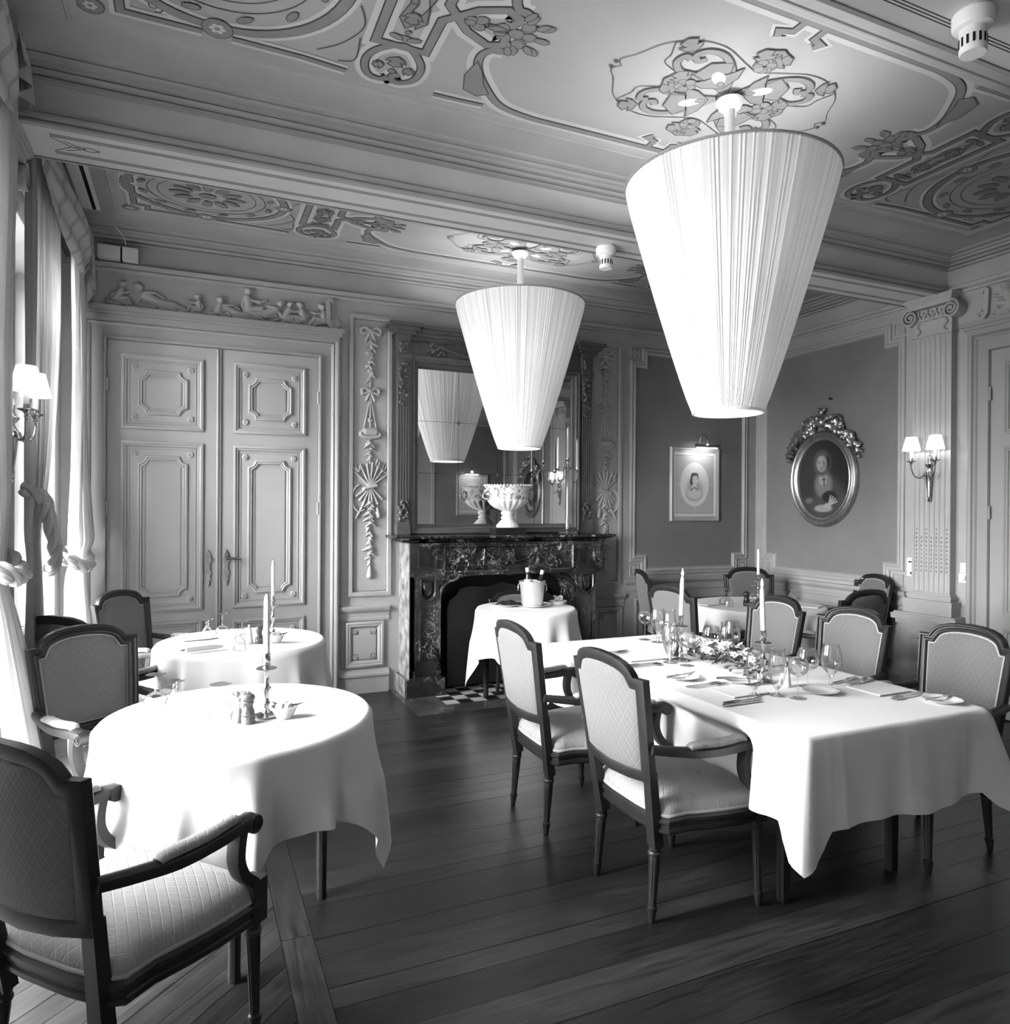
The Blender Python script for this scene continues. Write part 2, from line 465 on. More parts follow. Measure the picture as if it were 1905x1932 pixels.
# ------------------------------------------------------------------ floor
def struct(o): o['kind'] = 'structure'; return o
floor = struct(MB().box(XL-.5, XR+.3, YF-.3, YB+.3, -.20, -.014).build('floor', 'subfloor', ang=0))
def clip(poly, a, b, c):      # keep a*x+b*y<=c
    out = []
    for i in range(len(poly)):
        p, q = poly[i], poly[(i+1) % len(poly)]
        dp, dq = a*p[0]+b*p[1]-c, a*q[0]+b*q[1]-c
        if dp <= 0: out.append(p)
        if dp*dq < 0:
            t = dp/(dp-dq); out.append((p[0]+(q[0]-p[0])*t, p[1]+(q[1]-p[1])*t))
    return out
def plank(poly, mt, g=.0012):
    if len(poly) < 3: return
    ar = sum(poly[i][0]*poly[(i+1) % len(poly)][1]-poly[(i+1) % len(poly)][0]*poly[i][1] for i in range(len(poly)))/2
    if abs(ar) < .002: return
    pl = offset(poly, g if ar > 0 else -g)
    dz = random.uniform(-.0012, 0)
    MB().prism(pl, -.014, dz, ID).build('plank', mt, floor, ang=0)
ys = [-.42]
for yy in (2.077, 2.235, 2.335, 2.51, 2.623, 2.847, 2.95): ys.append(yy)
y = 2.077; pre = []
while y > -.42: y -= random.choice((.10, .155, .12, .17, .22, .11)); pre.append(max(y, -.42))
ys = sorted(set([round(v, 3) for v in pre+ys[1:]]))
y = 2.95
while y < 5.15: y += random.choice((.10, .16, .12, .17, .21, .11)); ys.append(y)
ys = [v for v in ys if v < 5.06]+[5.148]
for a, b in zip(ys[:-1], ys[1:]):
    x = .415; 
    while x < XR-.05:
        L = random.uniform(2.2, 4.2); x2 = min(x+L, XR)
        if XR-x2 < .6: x2 = XR
        plank(rect(x, x2, a, b), 'floor_x'); x = x2
for a, b in ((5.148, 5.29), (5.29, 5.40), (5.40, 5.56), (5.56, 5.68), (5.68, 5.86), (5.86, YB)):   # both sides of the hearth
    plank(rect(.415, 1.43, a, b), 'floor_x'); plank(rect(3.72, XR, a, b), 'floor_x')
plank(rect(1.43, 1.565, 5.148, YB), 'floor_y'); plank(rect(3.59, 3.72, 5.148, YB), 'floor_y')
yy = YF
for b in (1.1, 2.66, 4.2, YB): plank(rect(.305, .415, yy, b), 'floor_y'); yy = b
k = -6.5
while k < 2.0:                                     # diagonal boards in the window bays
    wd = random.choice((.09, .11, .10))
    p = rect(XL-.3, .305, YF, YB); s = sqrt(.5)
    p = clip(p, s, -s, k+wd); p = clip(p, -s, s, -k)
    plank(p, 'floor_d'); k += wd
# hearth: marble slab, chequered tiles
HX0, HX1, HY0 = 1.57, 3.585, 5.15
def slab(name, x0, x1, y0, y1, mt): MB().box(x0+.001, x1-.001, y0+.001, y1-.001, -.014, .001).build(name, mt, floor, ang=0)
slab('hearth_slab', HX0, HX1, HY0, 5.375, 'marble2'); slab('hearth_slab', HX0, 1.87, 5.375, YB, 'marble2'); slab('hearth_slab', 3.285, HX1, 5.375, YB, 'marble2')
nx_, ny_ = 12, 5
for i in range(nx_):
    for j in range(ny_):
        x0 = 1.87+(3.285-1.87)*i/nx_; x1 = 1.87+(3.285-1.87)*(i+1)/nx_; y0 = 5.375+.118*j; y1 = min(y0+.118, YB)
        slab('hearth_tile', x0, x1, y0, y1, 'tile_b' if (i+j) % 2 else 'tile_w')

# ------------------------------------------------------------------ walls
T_ = .22
wall_back = struct(MB().box(XL-.4, XR+T_, YB, YB+T_, 0, 3.9).build('wall_back', 'wall', ang=0))
wall_right = struct(MB().box(XR, XR+T_, YF-T_, YB, 0, 3.9).build('wall_right', 'wall', ang=0))
wall_front = struct(MB().box(XL-.4, XR+T_, YF-T_, YF, 0, 3.9).build('wall_front', 'wall', ang=0))
wl = MB()
X0 = XL-.40
for a, b in ((YF, W0[0]), (W0[1], W1[0]), (W1[1], W2[0]), (W2[1], YB)): wl.box(X0, XL, a, b, 0, 3.9)
for q in (W0, W1, W2): wl.box(X0, XL, q[0], q[1], 0, q[2]); wl.box(X0, XL, q[0], q[1], q[3], 3.9)
wall_left = struct(wl.build('wall_left', 'wall', ang=0))
ceiling = struct(MB().box(XL-.4, XR+T_, YF-T_, YB+T_, ZC, ZC+.12).build('ceiling', 'ceiling', ang=0))

# base boards, architrave mouldings, dado rails
ARCH = [(0, 3.285), (.018, 3.29), (.022, 3.305), (.012, 3.315), (.030, 3.325), (.034, 3.345), (.020, 3.352), (0, 3.356)]
def run(name, prof, pts, parent, mt='wall', P=None):
    """straight moulding: prof [(out, z)], pts path in plan, offset to the left side of the path"""
    mb = MB(); rings = []
    for o, z in prof: rings.append([(x, y, z) for x, y in offset(pts, o, False)])
    n = len(pts); vs = [p for r in rings for p in r]; fs = []
    for j in range(len(prof)-1):
        for i in range(n-1): fs.append((j*n+i, j*n+i+1, (j+1)*n+i+1, (j+1)*n+i))
    mb.add(vs, fs)
    for e in (0, n-1): mb.f.append(tuple(j*n+e for j in range(len(prof))))
    return mb.build(name, mt, parent)
BASE = [(0, 0), (.022, 0), (.022, .135), (.034, .142), (.034, .160), (.024, .172), (.018, .195), (0, .20)]
for nm, pts in (('baseboard_back', [(1.56, YB), (1.13, YB)]), ('baseboard_back', [(XR, YB), (3.62, YB)]),
                ('baseboard_right', [(XR, 4.22), (XR, YB)]), ('baseboard_left', [(XL, 4.38), (XL, 3.57)])):
    o = struct(run(nm, BASE, pts, None)); tag(o)
def rail(pts, zt, parent, mt='wall'):
    run('dado_rail', [(0, zt-.13), (.012, zt-.125), (.016, zt-.10), (.008, zt-.095), (.012, zt-.06), (.030, zt-.045), (.042, zt-.02), (.042, zt-.004), (.03, zt), (0, zt)], pts, parent, mt)
rail([(1.56, YB), (1.125, YB)], .735, wall_back); rail([(3.93, YB), (3.55, YB)], .735, wall_back)
rail([(XR, YB), (3.93, YB)], .872, wall_back); rail([(XR, 4.20), (XR, YB)], .872, wall_right)

# wall frieze architrave round every bay (not on the beams)
B1 = (3.865, 4.205); B0 = (1.44, 1.80)
BAYS = [(B1[1], YB), (B0[1], B1[0]), (YF, B0[0])]
run('architrave', ARCH, [(XR, YB), (XL, YB)], wall_back)
for a, b in BAYS:
    run('architrave', ARCH, [(XR, a), (XR, b)], wall_right); run('architrave', ARCH, [(XL, b), (XL, a)], wall_left)
# beams
for nm, (a, b) in (('rear', B1), ('front', B0)):
    bm_ = MB().box(XL, XR, a, b, 3.298, ZC)
    beam = bm_.build('ceiling_beam', 'beam', ceiling, ang=0)
    ln = MB()
    for f in (.20, .235, .27, .72, .755, .79):
        yy = a+(b-a)*f; ln.box(XL+.24, XR-.16, yy-.0022, yy+.0022, 3.2972, 3.2981)
    zl = XL+.24
    for s_ in (1, -1):
        c_ = (a+b)/2
        for q in ((.0, .10, .08, .0), (.05, .07, .14, .0), (.08, .0, .16, .028), (.16, .028, .20, 0.0), (.20, .0, .16, -.028)):
            ln.sweep([(zl+q[0], c_+s_*q[1]*.7, 3.2976), (zl+q[2], c_+s_*q[3]*.7, 3.2976)], [(-.0005, -.002), (.0005, -.002), (.0005, .002), (-.0005, .002)])
    ln.build('painted_line', 'line', beam, ang=0)
    for face, sg in ((a, -1), (b, 1)):
        pts = [(XL, face), (XR, face)] if sg > 0 else [(XR, face), (XL, face)]
        run('beam_moulding', [(-.004, 3.293), (.012, 3.291), (.020, 3.297), (.022, 3.308), (.012, 3.318), (.030, 3.325), (.034, 3.340), (.022, 3.350), (0, 3.355)], pts, beam, 'cornice')
# coved cornice round each bay
CORN = [(0, 3.490), (.026, 3.494), (.030, 3.508), (.018, 3.513), (.045, 3.518), (.058, 3.530), (.05, 3.536), (.074, 3.541), (.080, 3.553), (.100, 3.558), (.112, 3.570),
        (.106, 3.574), (.146, 3.577), (.156, 3.586), (.17, 3.5885), (.37, 3.590), (.376, 3.584), (.386, 3.583), (.396, 3.588), (.41, 3.588), (.42, 3.594), (.432, 3.597), (.44, 3.602)]
for a, b in BAYS:
    MB().frame(rect(XL, XR, a, b), CORN, ID).build('cornice', 'cornice', ceiling, ang=25)

# ------------------------------------------------------------------ painted ceiling ornament (flat paint: thin inlays)
class Paint:
    def __init__(s, cx, cy, sv):
        s.c = (cx, cy, sv); s.L = {'line': MB(), 'band': MB(), 'light': MB()}
        s.z = {'light': .0005, 'line': .0012, 'band': .0040}; s.k = 0
    def P(s, u, v, sx, sy): return (s.c[0]+u*sx, s.c[1]+v*sy*s.c[2])
    def rib(s, layer, pts, w, sx, sy, zl=None):
        pts = [s.P(u, v, sx, sy) for u, v in pts]
        a, b = offset(pts, w/2, False), offset(pts, -w/2, False)
        s.k += 1; z = ZC-s.z[zl or layer]-s.k*4e-6; n = len(pts)
        s.L[layer].add([(x, y, z) for x, y in a]+[(x, y, z) for x, y in b], [(i, i+1, n+i+1, n+i) for i in range(n-1)])
    def poly(s, layer, pts, sx, sy, grow=0, zl=None):
        pts = [s.P(u, v, sx, sy) for u, v in pts]
        ar = sum(pts[i][0]*pts[(i+1) % len(pts)][1]-pts[(i+1) % len(pts)][0]*pts[i][1] for i in range(len(pts)))
        if grow: pts = offset(pts, -grow if ar > 0 else grow)
        s.k += 1; z = ZC-s.z[zl or layer]-s.k*4e-6; n = len(pts); mx = sum(p[0] for p in pts)/n; my = sum(p[1] for p in pts)/n
        s.L[layer].add([(x, y, z) for x, y in pts]+[(mx, my, z)], [(i, (i+1) % n, n) for i in range(n)])
    def quad(s):
        for sx in (1, -1):
            for sy in (1, -1): yield sx, sy
    def band(s, pts, w=.035, k=5, light=.0, quad=True):
        q = smooth(pts, k) if k > 1 else pts
        for sx, sy in s.quad():
            if light: s.rib('light', q, w+light, sx, sy)
            s.rib('line', q, w+.012, sx, sy); s.rib('band', q, w, sx, sy)
    def thin(s, pts, w=.005, k=5):
        q = smooth(pts, k) if k > 1 else pts
        for sx, sy in s.quad(): s.rib('line', q, w, sx, sy)
    def leaf(s, pts, quad=True):
        for sx, sy in s.quad():
            s.poly('band', pts, sx, sy); s.rib('line', list(pts)+[pts[0]], .006, sx, sy, 'band')
    def ell(s, cx, cy, rx, ry, a=0.0, layer='band'):
        pts = []
        for i in range(12):
            t = 2*pi*i/12; x, y = rx*cos(t), ry*sin(t); pts.append((cx+x*cos(a)-y*sin(a), cy+x*sin(a)+y*cos(a)))
        for sx, sy in s.quad():
            if layer == 'band': s.poly('line', pts, sx, sy, .004, 'band')
            s.poly(layer, pts, sx, sy, 0, 'band')
    def done(s):
        for k_, mb in s.L.items():
            tag(mb.build('painted_ornament', k_, ceiling, ang=0, recalc=False), kind='stuff')
def arc(cx, cy, r, a0, a1, n=12, ry=None): return [(cx+r*cos(radians(a0+(a1-a0)*i/n)), cy+(ry or r)*sin(radians(a0+(a1-a0)*i/n))) for i in range(n+1)]
def curl(cx, cy, r0, r1, a0, turn, n=12): return [(cx+(r0+(r1-r0)*i/n)*cos(radians(a0+turn*i/n)), cy+(r0+(r1-r0)*i/n)*sin(radians(a0+turn*i/n))) for i in range(n+1)]
def tre(cx, cy, s_, a):     # three-lobed leaf
    out = []
    for r, t in ((0, 0), (.5, 60), (.85, 48), (.6, 30), (1.0, 28), (1.1, 0), (1.0, -28), (.6, -30), (.85, -48), (.5, -60)):
        out.append((cx+s_*r*cos(a+radians(t)), cy+s_*r*sin(a+radians(t))))
    return out
def orn(cx, cy, sv):
    p = Paint(cx, cy, sv)
    # edge border
    p.band([(0, .575), (-.6, .575), (-.80, .572), (-.98, .53), (-1.10, .42), (-1.19, .30), (-1.215, .20), (-1.18, .14), (-1.13, .13)], .034, 5, .07)
    p.band([(-1.06, .565), (-1.18, .572), (-1.32, .575)], .022, 3, .05)
    p.leaf([(-1.215, .24), (-1.235, .36), (-1.20, .47), (-1.12, .50), (-1.07, .46), (-1.12, .40), (-1.17, .30)])
    p.band(curl(-1.16, .115, .02, .05, 200, -290), .02, 3)
    p.band([(-.06, .575), (-.06, .50), (-.12, .48), (-.10, .45)], .03, 1, .04)
    # wreath
    p.band([(-1.56, .53), (-1.585, .555), (-1.64, .55), (-1.675, .50), (-1.685, .42), (-1.65, .34), (-1.56, .275), (-1.49, .31), (-1.435, .40), (-1.44, .50), (-1.49, .55), (-1.53, .55), (-1.545, .515), (-1.52, .49)], .030, 5, .06)
    p.leaf(tre(-1.555, .49, .055, radians(90)) if False else tre(-1.555, .36, .075, radians(90)))
    p.leaf(tre(-1.60, .44, .05, radians(160))); p.leaf(tre(-1.51, .44, .05, radians(20)))
    p.ell(-1.555, .475, .016, .013)
    # strap-work box
    p.band([(-1.675, 0), (-1.675, .285), (-1.45, .285), (-1.45, .05), (-1.33, -.07), (-1.22, -.12), (-1.155, -.09), (-1.165, -.035), (-1.205, -.04)], .036, 1, .07)
    p.leaf([(-1.60, .0), (-1.62, .10), (-1.58, .16), (-1.55, .13), (-1.585, .07), (-1.57, .0)]); p.leaf([(-1.52, .0), (-1.50, .10), (-1.54, .15), (-1.545, .08)])
    p.leaf(tre(-1.565, .05, .07, radians(90))); p.ell(-1.56, .225, .022, .018); p.ell(-1.60, .225, .03, .014, .3); p.ell(-1.52, .225, .03, .014, -.3); p.ell(-1.56, .18, .012, .010)
    # cluster of blossoms
    for ex, ey, rx, ry, a in ((-1.13, .0, .035, .028, 0), (-1.095, .05, .03, .024, .5), (-1.10, -.06, .03, .026, -.5), (-1.07, .0, .03, .024, 0), (-1.02, -.08, .034, .016, -.5), (-1.01, .0, .034, .015, 0), (-1.10, .105, .03, .015, 1.2), (-1.04, .08, .03, .015, .7), (-1.12, -.12, .03, .015, -1.1), (-1.20, .02, .025, .02, 0), (-1.30, .02, .03, .022, .4), (-1.34, -.01, .022, .016, 0)):
        p.ell(ex, ey, rx, ry, a)
    p.leaf([(-1.27, -.01), (-1.22, .02), (-1.17, .01), (-1.22, -.02)])
    # round medallion at each end
    p.band(arc(-2.31, 0, .485, 0, 90, 14), .045, 1, .05); p.band(arc(-2.31, 0, .485, 90, 180, 14), .045, 1, .05)
    p.thin(arc(-2.31, 0, .36, 0, 180, 24), .006, 1); p.thin(arc(-2.31, 0, .30, 0, 180, 24), .005, 1)
    for a in range(0, 181, 30): p.ell(-2.31+.17*cos(radians(a)), .17*sin(radians(a)), .06, .028, radians(a))
    for a in range(15, 181, 30): p.ell(-2.31+.40*cos(radians(a)), .40*sin(radians(a)), .035, .016, radians(a)+1.2)
    p.ell(-2.31, 0, .05, .045)
    for cx_, cy_, r in ((-2.31, .49, .062), (-2.79, .55, .050), (-1.83, .0, .05)):
        p.ell(cx_, cy_, r, r); p.thin(arc(cx_, cy_, r*.6, 0, 360, 14), .005, 1)
        for a in range(0, 360, 60): p.ell(cx_+r*.35*cos(radians(a)), cy_+r*.35*sin(radians(a)), r*.2, r*.16, layer='light')
    p.band([(-2.37, .535), (-2.68, .535), (-2.68, .45), (-2.76, .45), (-2.76, .05), (-2.80, .0)], .03, 1, .05)
    p.band([(-2.25, .535), (-1.95, .54), (-1.75, .56)], .026, 1, .05)
    p.thin(curl(-2.62, .36, .06, .015, 0, 500), .006, 1); p.thin(curl(-2.55, .45, .04, .01, 90, -420), .006, 1)
    p.thin([(-1.78, .10), (-1.74, .22), (-1.80, .36), (-1.90, .46)], .006); p.thin([(-1.80, .5), (-1.73, .46), (-1.74, .30)], .006)
    # centre quatrefoil
    p.band([(-.03, .03), (-.07, .12), (-.13, .20), (-.22, .255), (-.30, .25), (-.335, .205), (-.30, .175), (-.275, .20)], .030, 5)
    p.band([(-.03, .03), (-.14, .065), (-.24, .085), (-.33, .08), (-.385, .13), (-.375, .18), (-.335, .17)], .030, 5)
    p.leaf(tre(-.06, .05, .20, radians(142))); p.ell(-.13, .11, .055, .032, radians(142), 'light'); p.ell(-.09, .075, .022, .014, radians(142))
    p.leaf(tre(-.36, .225, .09, radians(145)))
    p.thin([(-.02, .22), (-.10, .25), (-.24, .30), (-.36, .295), (-.42, .25), (-.47, .24), (-.44, .16), (-.43, .10), (-.30, .05)], .005)
    p.thin([(-.45, .26), (-.52, .20), (-.58, .10), (-.63, .04), (-.60, .0)], .005); p.ell(-.64, .02, .012, .010, 0, 'line')
    for ax, ay, a in ((-.24, 0, pi), (0, .27, pi/2)):
        for t in (-.7, 0, .7): p.leaf(tre(ax+.03*cos(a+t), ay+.03*sin(a+t), .085, a+t))
        for t in range(5): p.ell(ax+.03*cos(t*1.257), ay+.03*sin(t*1.257), .024, .02)
    p.done()
CXC = 2.41
orn(CXC, 2.81, 1.0); orn(CXC, 5.10, .74)

# ------------------------------------------------------------------ panel mouldings on the walls
PAN = [(0, 0), (.004, .016), (.016, .022), (.024, .012), (.034, .012), (.040, .022), (.050, .026), (.058, .016), (.066, .010), (.070, 0)]
def beads(path, P, r, step, off, h):
    mb = MB(); q = offset(path, off)
    for i in range(len(q)):
        a, b = q[i], q[(i+1) % len(q)]; L = hypot(b[0]-a[0], b[1]-a[1]); n = max(1, int(L/step))
        for j in range(n):
            t = (j+.5)/n; x, y = a[0]+(b[0]-a[0])*t, a[1]+(b[1]-a[1])*t
            mb.add([P(x-r, y-r, h), P(x+r, y-r, h), P(x+r, y+r, h), P(x-r, y+r, h), P(x, y, h+r)], [(0, 1, 4), (1, 2, 4), (2, 3, 4), (3, 0, 4)])
    return mb
def rosette(P, u, v, r, h, parent, name='rosette', mt='relief', up=0.0):
    def Q(x, y, z): return P(u+x, v+y, up+z)
    mb = MB(); n = 8
    for i in range(n):
        a = 2*pi*i/n
        c = Vector((cos(a)*r*.6, sin(a)*r*.6, h*.5))
        vs = []
        for k_, (rr, ww, hh) in enumerate(((.18, .10, .5), (.55, .26, 1.0), (.95, .16, .35), (1.0, .0, .2))):
            for s_ in (-1, 1): vs.append(Q(cos(a)*r*rr-sin(a)*r*ww*s_, sin(a)*r*rr+cos(a)*r*ww*s_, h*hh*(.55)))
            vs.append(Q(cos(a)*r*rr, sin(a)*r*rr, h*hh))
        fs = []
        for k_ in range(3): b = 3*k_; fs += [(b, b+2, b+5, b+3), (b+2, b+1, b+4, b+5)]
        mb.add(vs, fs)
    ring = [Q(cos(2*pi*i/8)*r*.24, sin(2*pi*i/8)*r*.24, h*.7) for i in range(8)]
    mb.add(ring+[Q(0, 0, h*1.25)], [(i, (i+1) % 8, 8) for i in range(8)])
    return mb.build(name, mt, parent, ang=0)
def wall_panel(P, u0, u1, v0, v1, parent, n=.135):
    path = cut(u0, u1, v0, v1, n)
    MB().frame(path, PAN, P).build('panel_moulding', 'wall', parent, ang=30)
    inner = offset(path, .07)
    MB().add([P(x, y, .004) for x, y in inner], [tuple(range(len(inner)))]).build('panel_field', 'wall_dark', parent, ang=0)
    beads(path, P, .005, .022, .0745, .004).build('bead_moulding', 'wall', parent, ang=0)
    for a, b in ((u0+.06, v1-.06), (u1-.06, v1-.06), (u0+.06, v0+.06), (u1-.06, v0+.06)):
        MB().frame(rect(a-.055, a+.055, b-.055, b+.055), [(0, 0), (.004, .012), (.010, .012), (.014, 0)], P).build('corner_block', 'wall', parent)
        rosette(P, a, b, .042, .016, parent)
wall_panel(PB, 3.985, 5.475, .90, 3.175, wall_back)
wall_panel(PR, 4.225, 5.90, .90, 3.19, wall_right)
wall_panel(PR, YF+.12, 1.22, .90, 3.19, wall_right); wall_panel(PF, 3.985, 5.475, .90, 3.175, wall_front)
wall_panel(PF, XL+.2, 3.7, .90, 3.175, wall_front)

def festoon():
    g = []; R = random.Random(5)
    def cap(*a): g.append(a)
    def flower(x, y, r):
        for i in range(5):
            a = 2*pi*i/5+R.random(); cap(x+cos(a)*r*.6, y+sin(a)*r*.6, x+cos(a)*r*.62, y+sin(a)*r*.62, r*.48, r*.48, r*.55)
        cap(x, y, x+1e-4, y, r*.3, r*.3, r*.8)
    def leaf(x, y, a, L): cap(x, y, x+cos(a)*L, y+sin(a)*L, L*.30, L*.05, L*.28)
    def bow(x, y, s_):
        for sg in (-1, 1):
            pts = [(0, 0), (.045*sg, .028), (.075*sg, .012), (.07*sg, -.022), (.03*sg, -.012), (0, 0)]
            for a, b in zip(pts[:-1], pts[1:]): cap(x+a[0]*s_, y+a[1]*s_, x+b[0]*s_, y+b[1]*s_, .012*s_, .012*s_, .013)
            cap(x, y, x+.035*sg*s_, y-.075*s_, .010*s_, .012*s_, .010)
        cap(x, y, x+1e-4, y, .015*s_, .015*s_, .018)
    def drop(x, y0, y1, n):
        for i in range(n):
            t = i/(n-1); y = y0+(y1-y0)*t; wv = .012*sin(i*2.1)
            for sg in (-1, 1): leaf(x+wv, y, -pi/2+sg*R.uniform(.5, 1.3), R.uniform(.04, .07)*(1-.4*t))
            flower(x+wv+R.uniform(-.012, .012), y, R.uniform(.016, .026)*(1-.25*t))
    cap(0, 3.06, 0, 1.05, .006, .006, .006)
    bow(0, 3.05, 1.15); drop(0, 2.95, 2.64, 9); bow(0, 2.54, 1.0)
    for sg in (-1, 1): cap(.0, 2.5, .055*sg, 2.22, .006, .006, .006)
    for i in range(11):                                          # straw hat
        a = 2*pi*i/11; cap(.085*cos(a), 2.18+.03*sin(a), .085*cos(a+.5), 2.18+.03*sin(a+.5), .016, .016, .018)
    cap(-.04, 2.20, .04, 2.20, .035, .035, .024); flower(.0, 2.30, .02)
    drop(0, 2.10, 1.97, 4)
    for a, L in ((.5, .20), (.8, .19), (1.1, .21), (1.45, .20), (1.75, .19), (2.1, .20), (2.5, .20)):   # garden tools
        cap(0, 1.74, cos(a)*L*.8, 1.74+sin(a)*L, .009, .007, .012); cap(0, 1.74, -cos(a)*L*.65, 1.74-sin(a)*L*.85, .009, .012, .012)
    for i in range(6): cap(.05+.018*i, 1.93-.014*i, .065+.018*i, 1.965-.014*i, .004, .004, .008)
    cap(.045, 1.925, .15, 1.845, .006, .006, .010)
    for i in range(9):
        a = radians(100+22*i); cap(-.085+.07*cos(a), 1.64+.11*sin(a), -.085+.07*cos(a+.38), 1.64+.11*sin(a+.38), .010, .010, .012)
    for a in (.9, 1.3, 2.0, 2.4): cap(-.10, 1.86, -.10+.07*cos(a), 1.86+.07*sin(a), .008, .004, .010)
    cap(-.05, 1.72, .05, 1.745, .018, .018, .022); cap(.06, 1.56, .075, 1.49, .012, .022, .016); cap(-.07, 1.56, -.12, 1.47, .010, .008, .012)
    drop(0, 1.60, 1.22, 10); drop(0, 1.22, 1.10, 4)
    cap(0, 1.10, 0, 1.045, .006, .010, .010); cap(0, 1.045, 0, .985, .012, .026, .016)
    return relief(92, 560, -.185, .185, .96, 3.12, [tuple(a) for a in g], ID)
fest = festoon()
for cx in (1.393, 3.702):
    path = rect(cx-.18, cx+.18, .818, 3.18)
    MB().frame(path, [(0, 0), (.0, .022), (.028, .024), (.034, .018), (.036, .004)], PB).build('panel_moulding', 'wall', wall_back)
    beads(path, PB, .0055, .0185, .043, .003).build('bead_moulding', 'wall', wall_back, ang=0)
    mb = MB(); mb.f = fest.f; sg = 1 if cx < 2 else -1
    mb.v = [(cx+sg*x, YB-h*1.6-.001, y) for x, y, h in fest.v]
    mb.build('festoon_relief', 'relief', wall_back, ang=180)
# dado panels under the narrow panels
for cx in (1.353, 3.74):
    MB().frame(rect(cx-.165, cx+.165, .215, .605), [(0, 0), (.004, .02), (.02, .026), (.030, .02), (.040, .022), (.052, .010), (.058, .002)], PB).build('dado_panel', 'wall', wall_back)
    pc = cut(cx-.095, cx+.095, .285, .535, .045)
    MB().prism(pc, 0, .010, PB).build('dado_panel_field', 'wall', wall_back, ang=0)
    for su in (-1, 1):
        for sv_ in (-1, 1): rosette(PB, cx+su*.078, .41+sv_*.108, .026, .016, wall_back)
for u0, u1, P, wl_ in ((4.05, 5.42, PB, wall_back), (4.32, 5.82, PR, wall_right)):
    MB().frame(rect(u0, u1, .26, .68), [(0, 0), (.004, .016), (.02, .020), (.034, .006), (.04, 0)], P).build('dado_panel', 'wall', wl_)

# ------------------------------------------------------------------ double door in the back wall with relief over it
def figure(g, x, y, s_, lean=0.0, face=1, pose=0):
    def cap(a, b, r0, r1, h): g.append((x+a[0]*s_*face, y+a[1]*s_, x+b[0]*s_*face, y+b[1]*s_, r0*s_, r1*s_, h))
    if pose == 0:      # sitting child
        cap((.0, .09), (.02+lean, .17), .042, .036, .034); cap((.03+lean, .235), (.031+lean, .236), .034, .032, .040)
        cap((.05+lean, .245), (.06+lean, .25), .03, .02, .030)
        cap((.0, .08), (.10, .10), .030, .024, .034); cap((.10, .10), (.14, .03), .022, .014, .028)
        cap((-.02, .07), (.07, .04), .028, .022, .028); cap((.07, .04), (.12, .0), .02, .012, .022)
        cap((.03+lean, .16), (.09, .15), .016, .014, .032); cap((.09, .15), (.14, .17), .013, .010, .030)
        cap((.0+lean, .16), (-.05, .11), .016, .013, .026); cap((-.05, .11), (-.03, .06), .013, .010, .026)
    else:              # reclining
        cap((-.13, .12), (-.02, .07), .044, .042, .034); cap((-.175, .185), (-.174, .186), .034, .032, .040); cap((-.19, .20), (-.185, .205), .03, .024, .034)
        cap((-.02, .07), (.10, .065), .036, .028, .032); cap((.10, .065), (.22, .02), .025, .014, .026); cap((0, .05), (.12, .02), .028, .016, .026)
        cap((-.13, .14), (-.05, .15), .016, .014, .034); cap((-.05, .15), (.02, .11), .014, .010, .030); cap((-.15, .11), (-.20, .05), .018, .014, .026); cap((-.20, .05), (-.13, .02), .014, .012, .022)
def frieze(u0, u1, v0, v1, spots, P, parent, nx=420, ny=64, seed=3):
    g = []; R = random.Random(seed)
    for a in spots: figure(g, *a)
    for i in range(46):                                 # clouds, drapery and scrolls along the foot
        x = R.uniform(u0+.12, u1-.12); y = v0+R.uniform(.005, .05); a = R.uniform(-.5, .8); L = R.uniform(.03, .09)
        g.append((x, y, x+cos(a)*L, y+sin(a)*L*.5, R.uniform(.012, .022), R.uniform(.006, .014), R.uniform(.010, .022)))
    relief(nx, ny, u0, u1, v0, v1, g, P).build('overdoor_relief', 'relief', parent, ang=180)
frieze(-.70, 1.12, 3.028, 3.27, [(-.50, 3.03, .72, .02, 1, 0), (-.20, 3.035, .85, 0, 1, 1), (.06, 3.03, .60, -.02, -1, 0), (.20, 3.03, .62, 0, 1, 0), (.42, 3.04, .95, -.03, 1, 0), (.52, 3.04, .80, 0, -1, 1), (.34, 3.03, .7, 0, 1, 1), (.70, 3.03, .70, .02, 1, 0), (.84, 3.03, .72, 0, -1, 0), (1.0, 3.03, .74, -.02, -1, 0)], PB, wall_back)
def bracket(P, u, sg, z0, parent):
    mb = MB()
    pts = smooth([(u, z0+.235), (u+.005*sg, z0+.12), (u+.012*sg, z0+.05), (u+.045*sg, z0+.018), (u+.075*sg, z0+.03), (u+.075*sg, z0+.062), (u+.05*sg, z0+.066), (u+.043*sg, z0+.045)], 4)
    mb.sweep([P(a, b, .018) for a, b in pts], [(-.015, -.018), (.015, -.018), (.015, .018), (-.015, .018)], side=Vector(P(0, 0, 1))-Vector(P(0, 0, 0)))
    pts = smooth([(u, z0+.235), (u+.02*sg, z0+.245), (u+.035*sg, z0+.232), (u+.026*sg, z0+.215)], 4)
    mb.sweep([P(a, b, .018) for a, b in pts], [(-.014, -.010), (.014, -.010), (.014, .010), (-.014, .010)], side=Vector(P(0, 0, 1))-Vector(P(0, 0, 0)))
    for i in range(6): mb.add(*blob(P, u+.028*sg, z0+.10+i*.02, .012, .014))
    mb.add(*blob(P, u+.105*sg, z0+.014, .016, .014))
    mb.build('scroll_bracket', 'relief', parent)
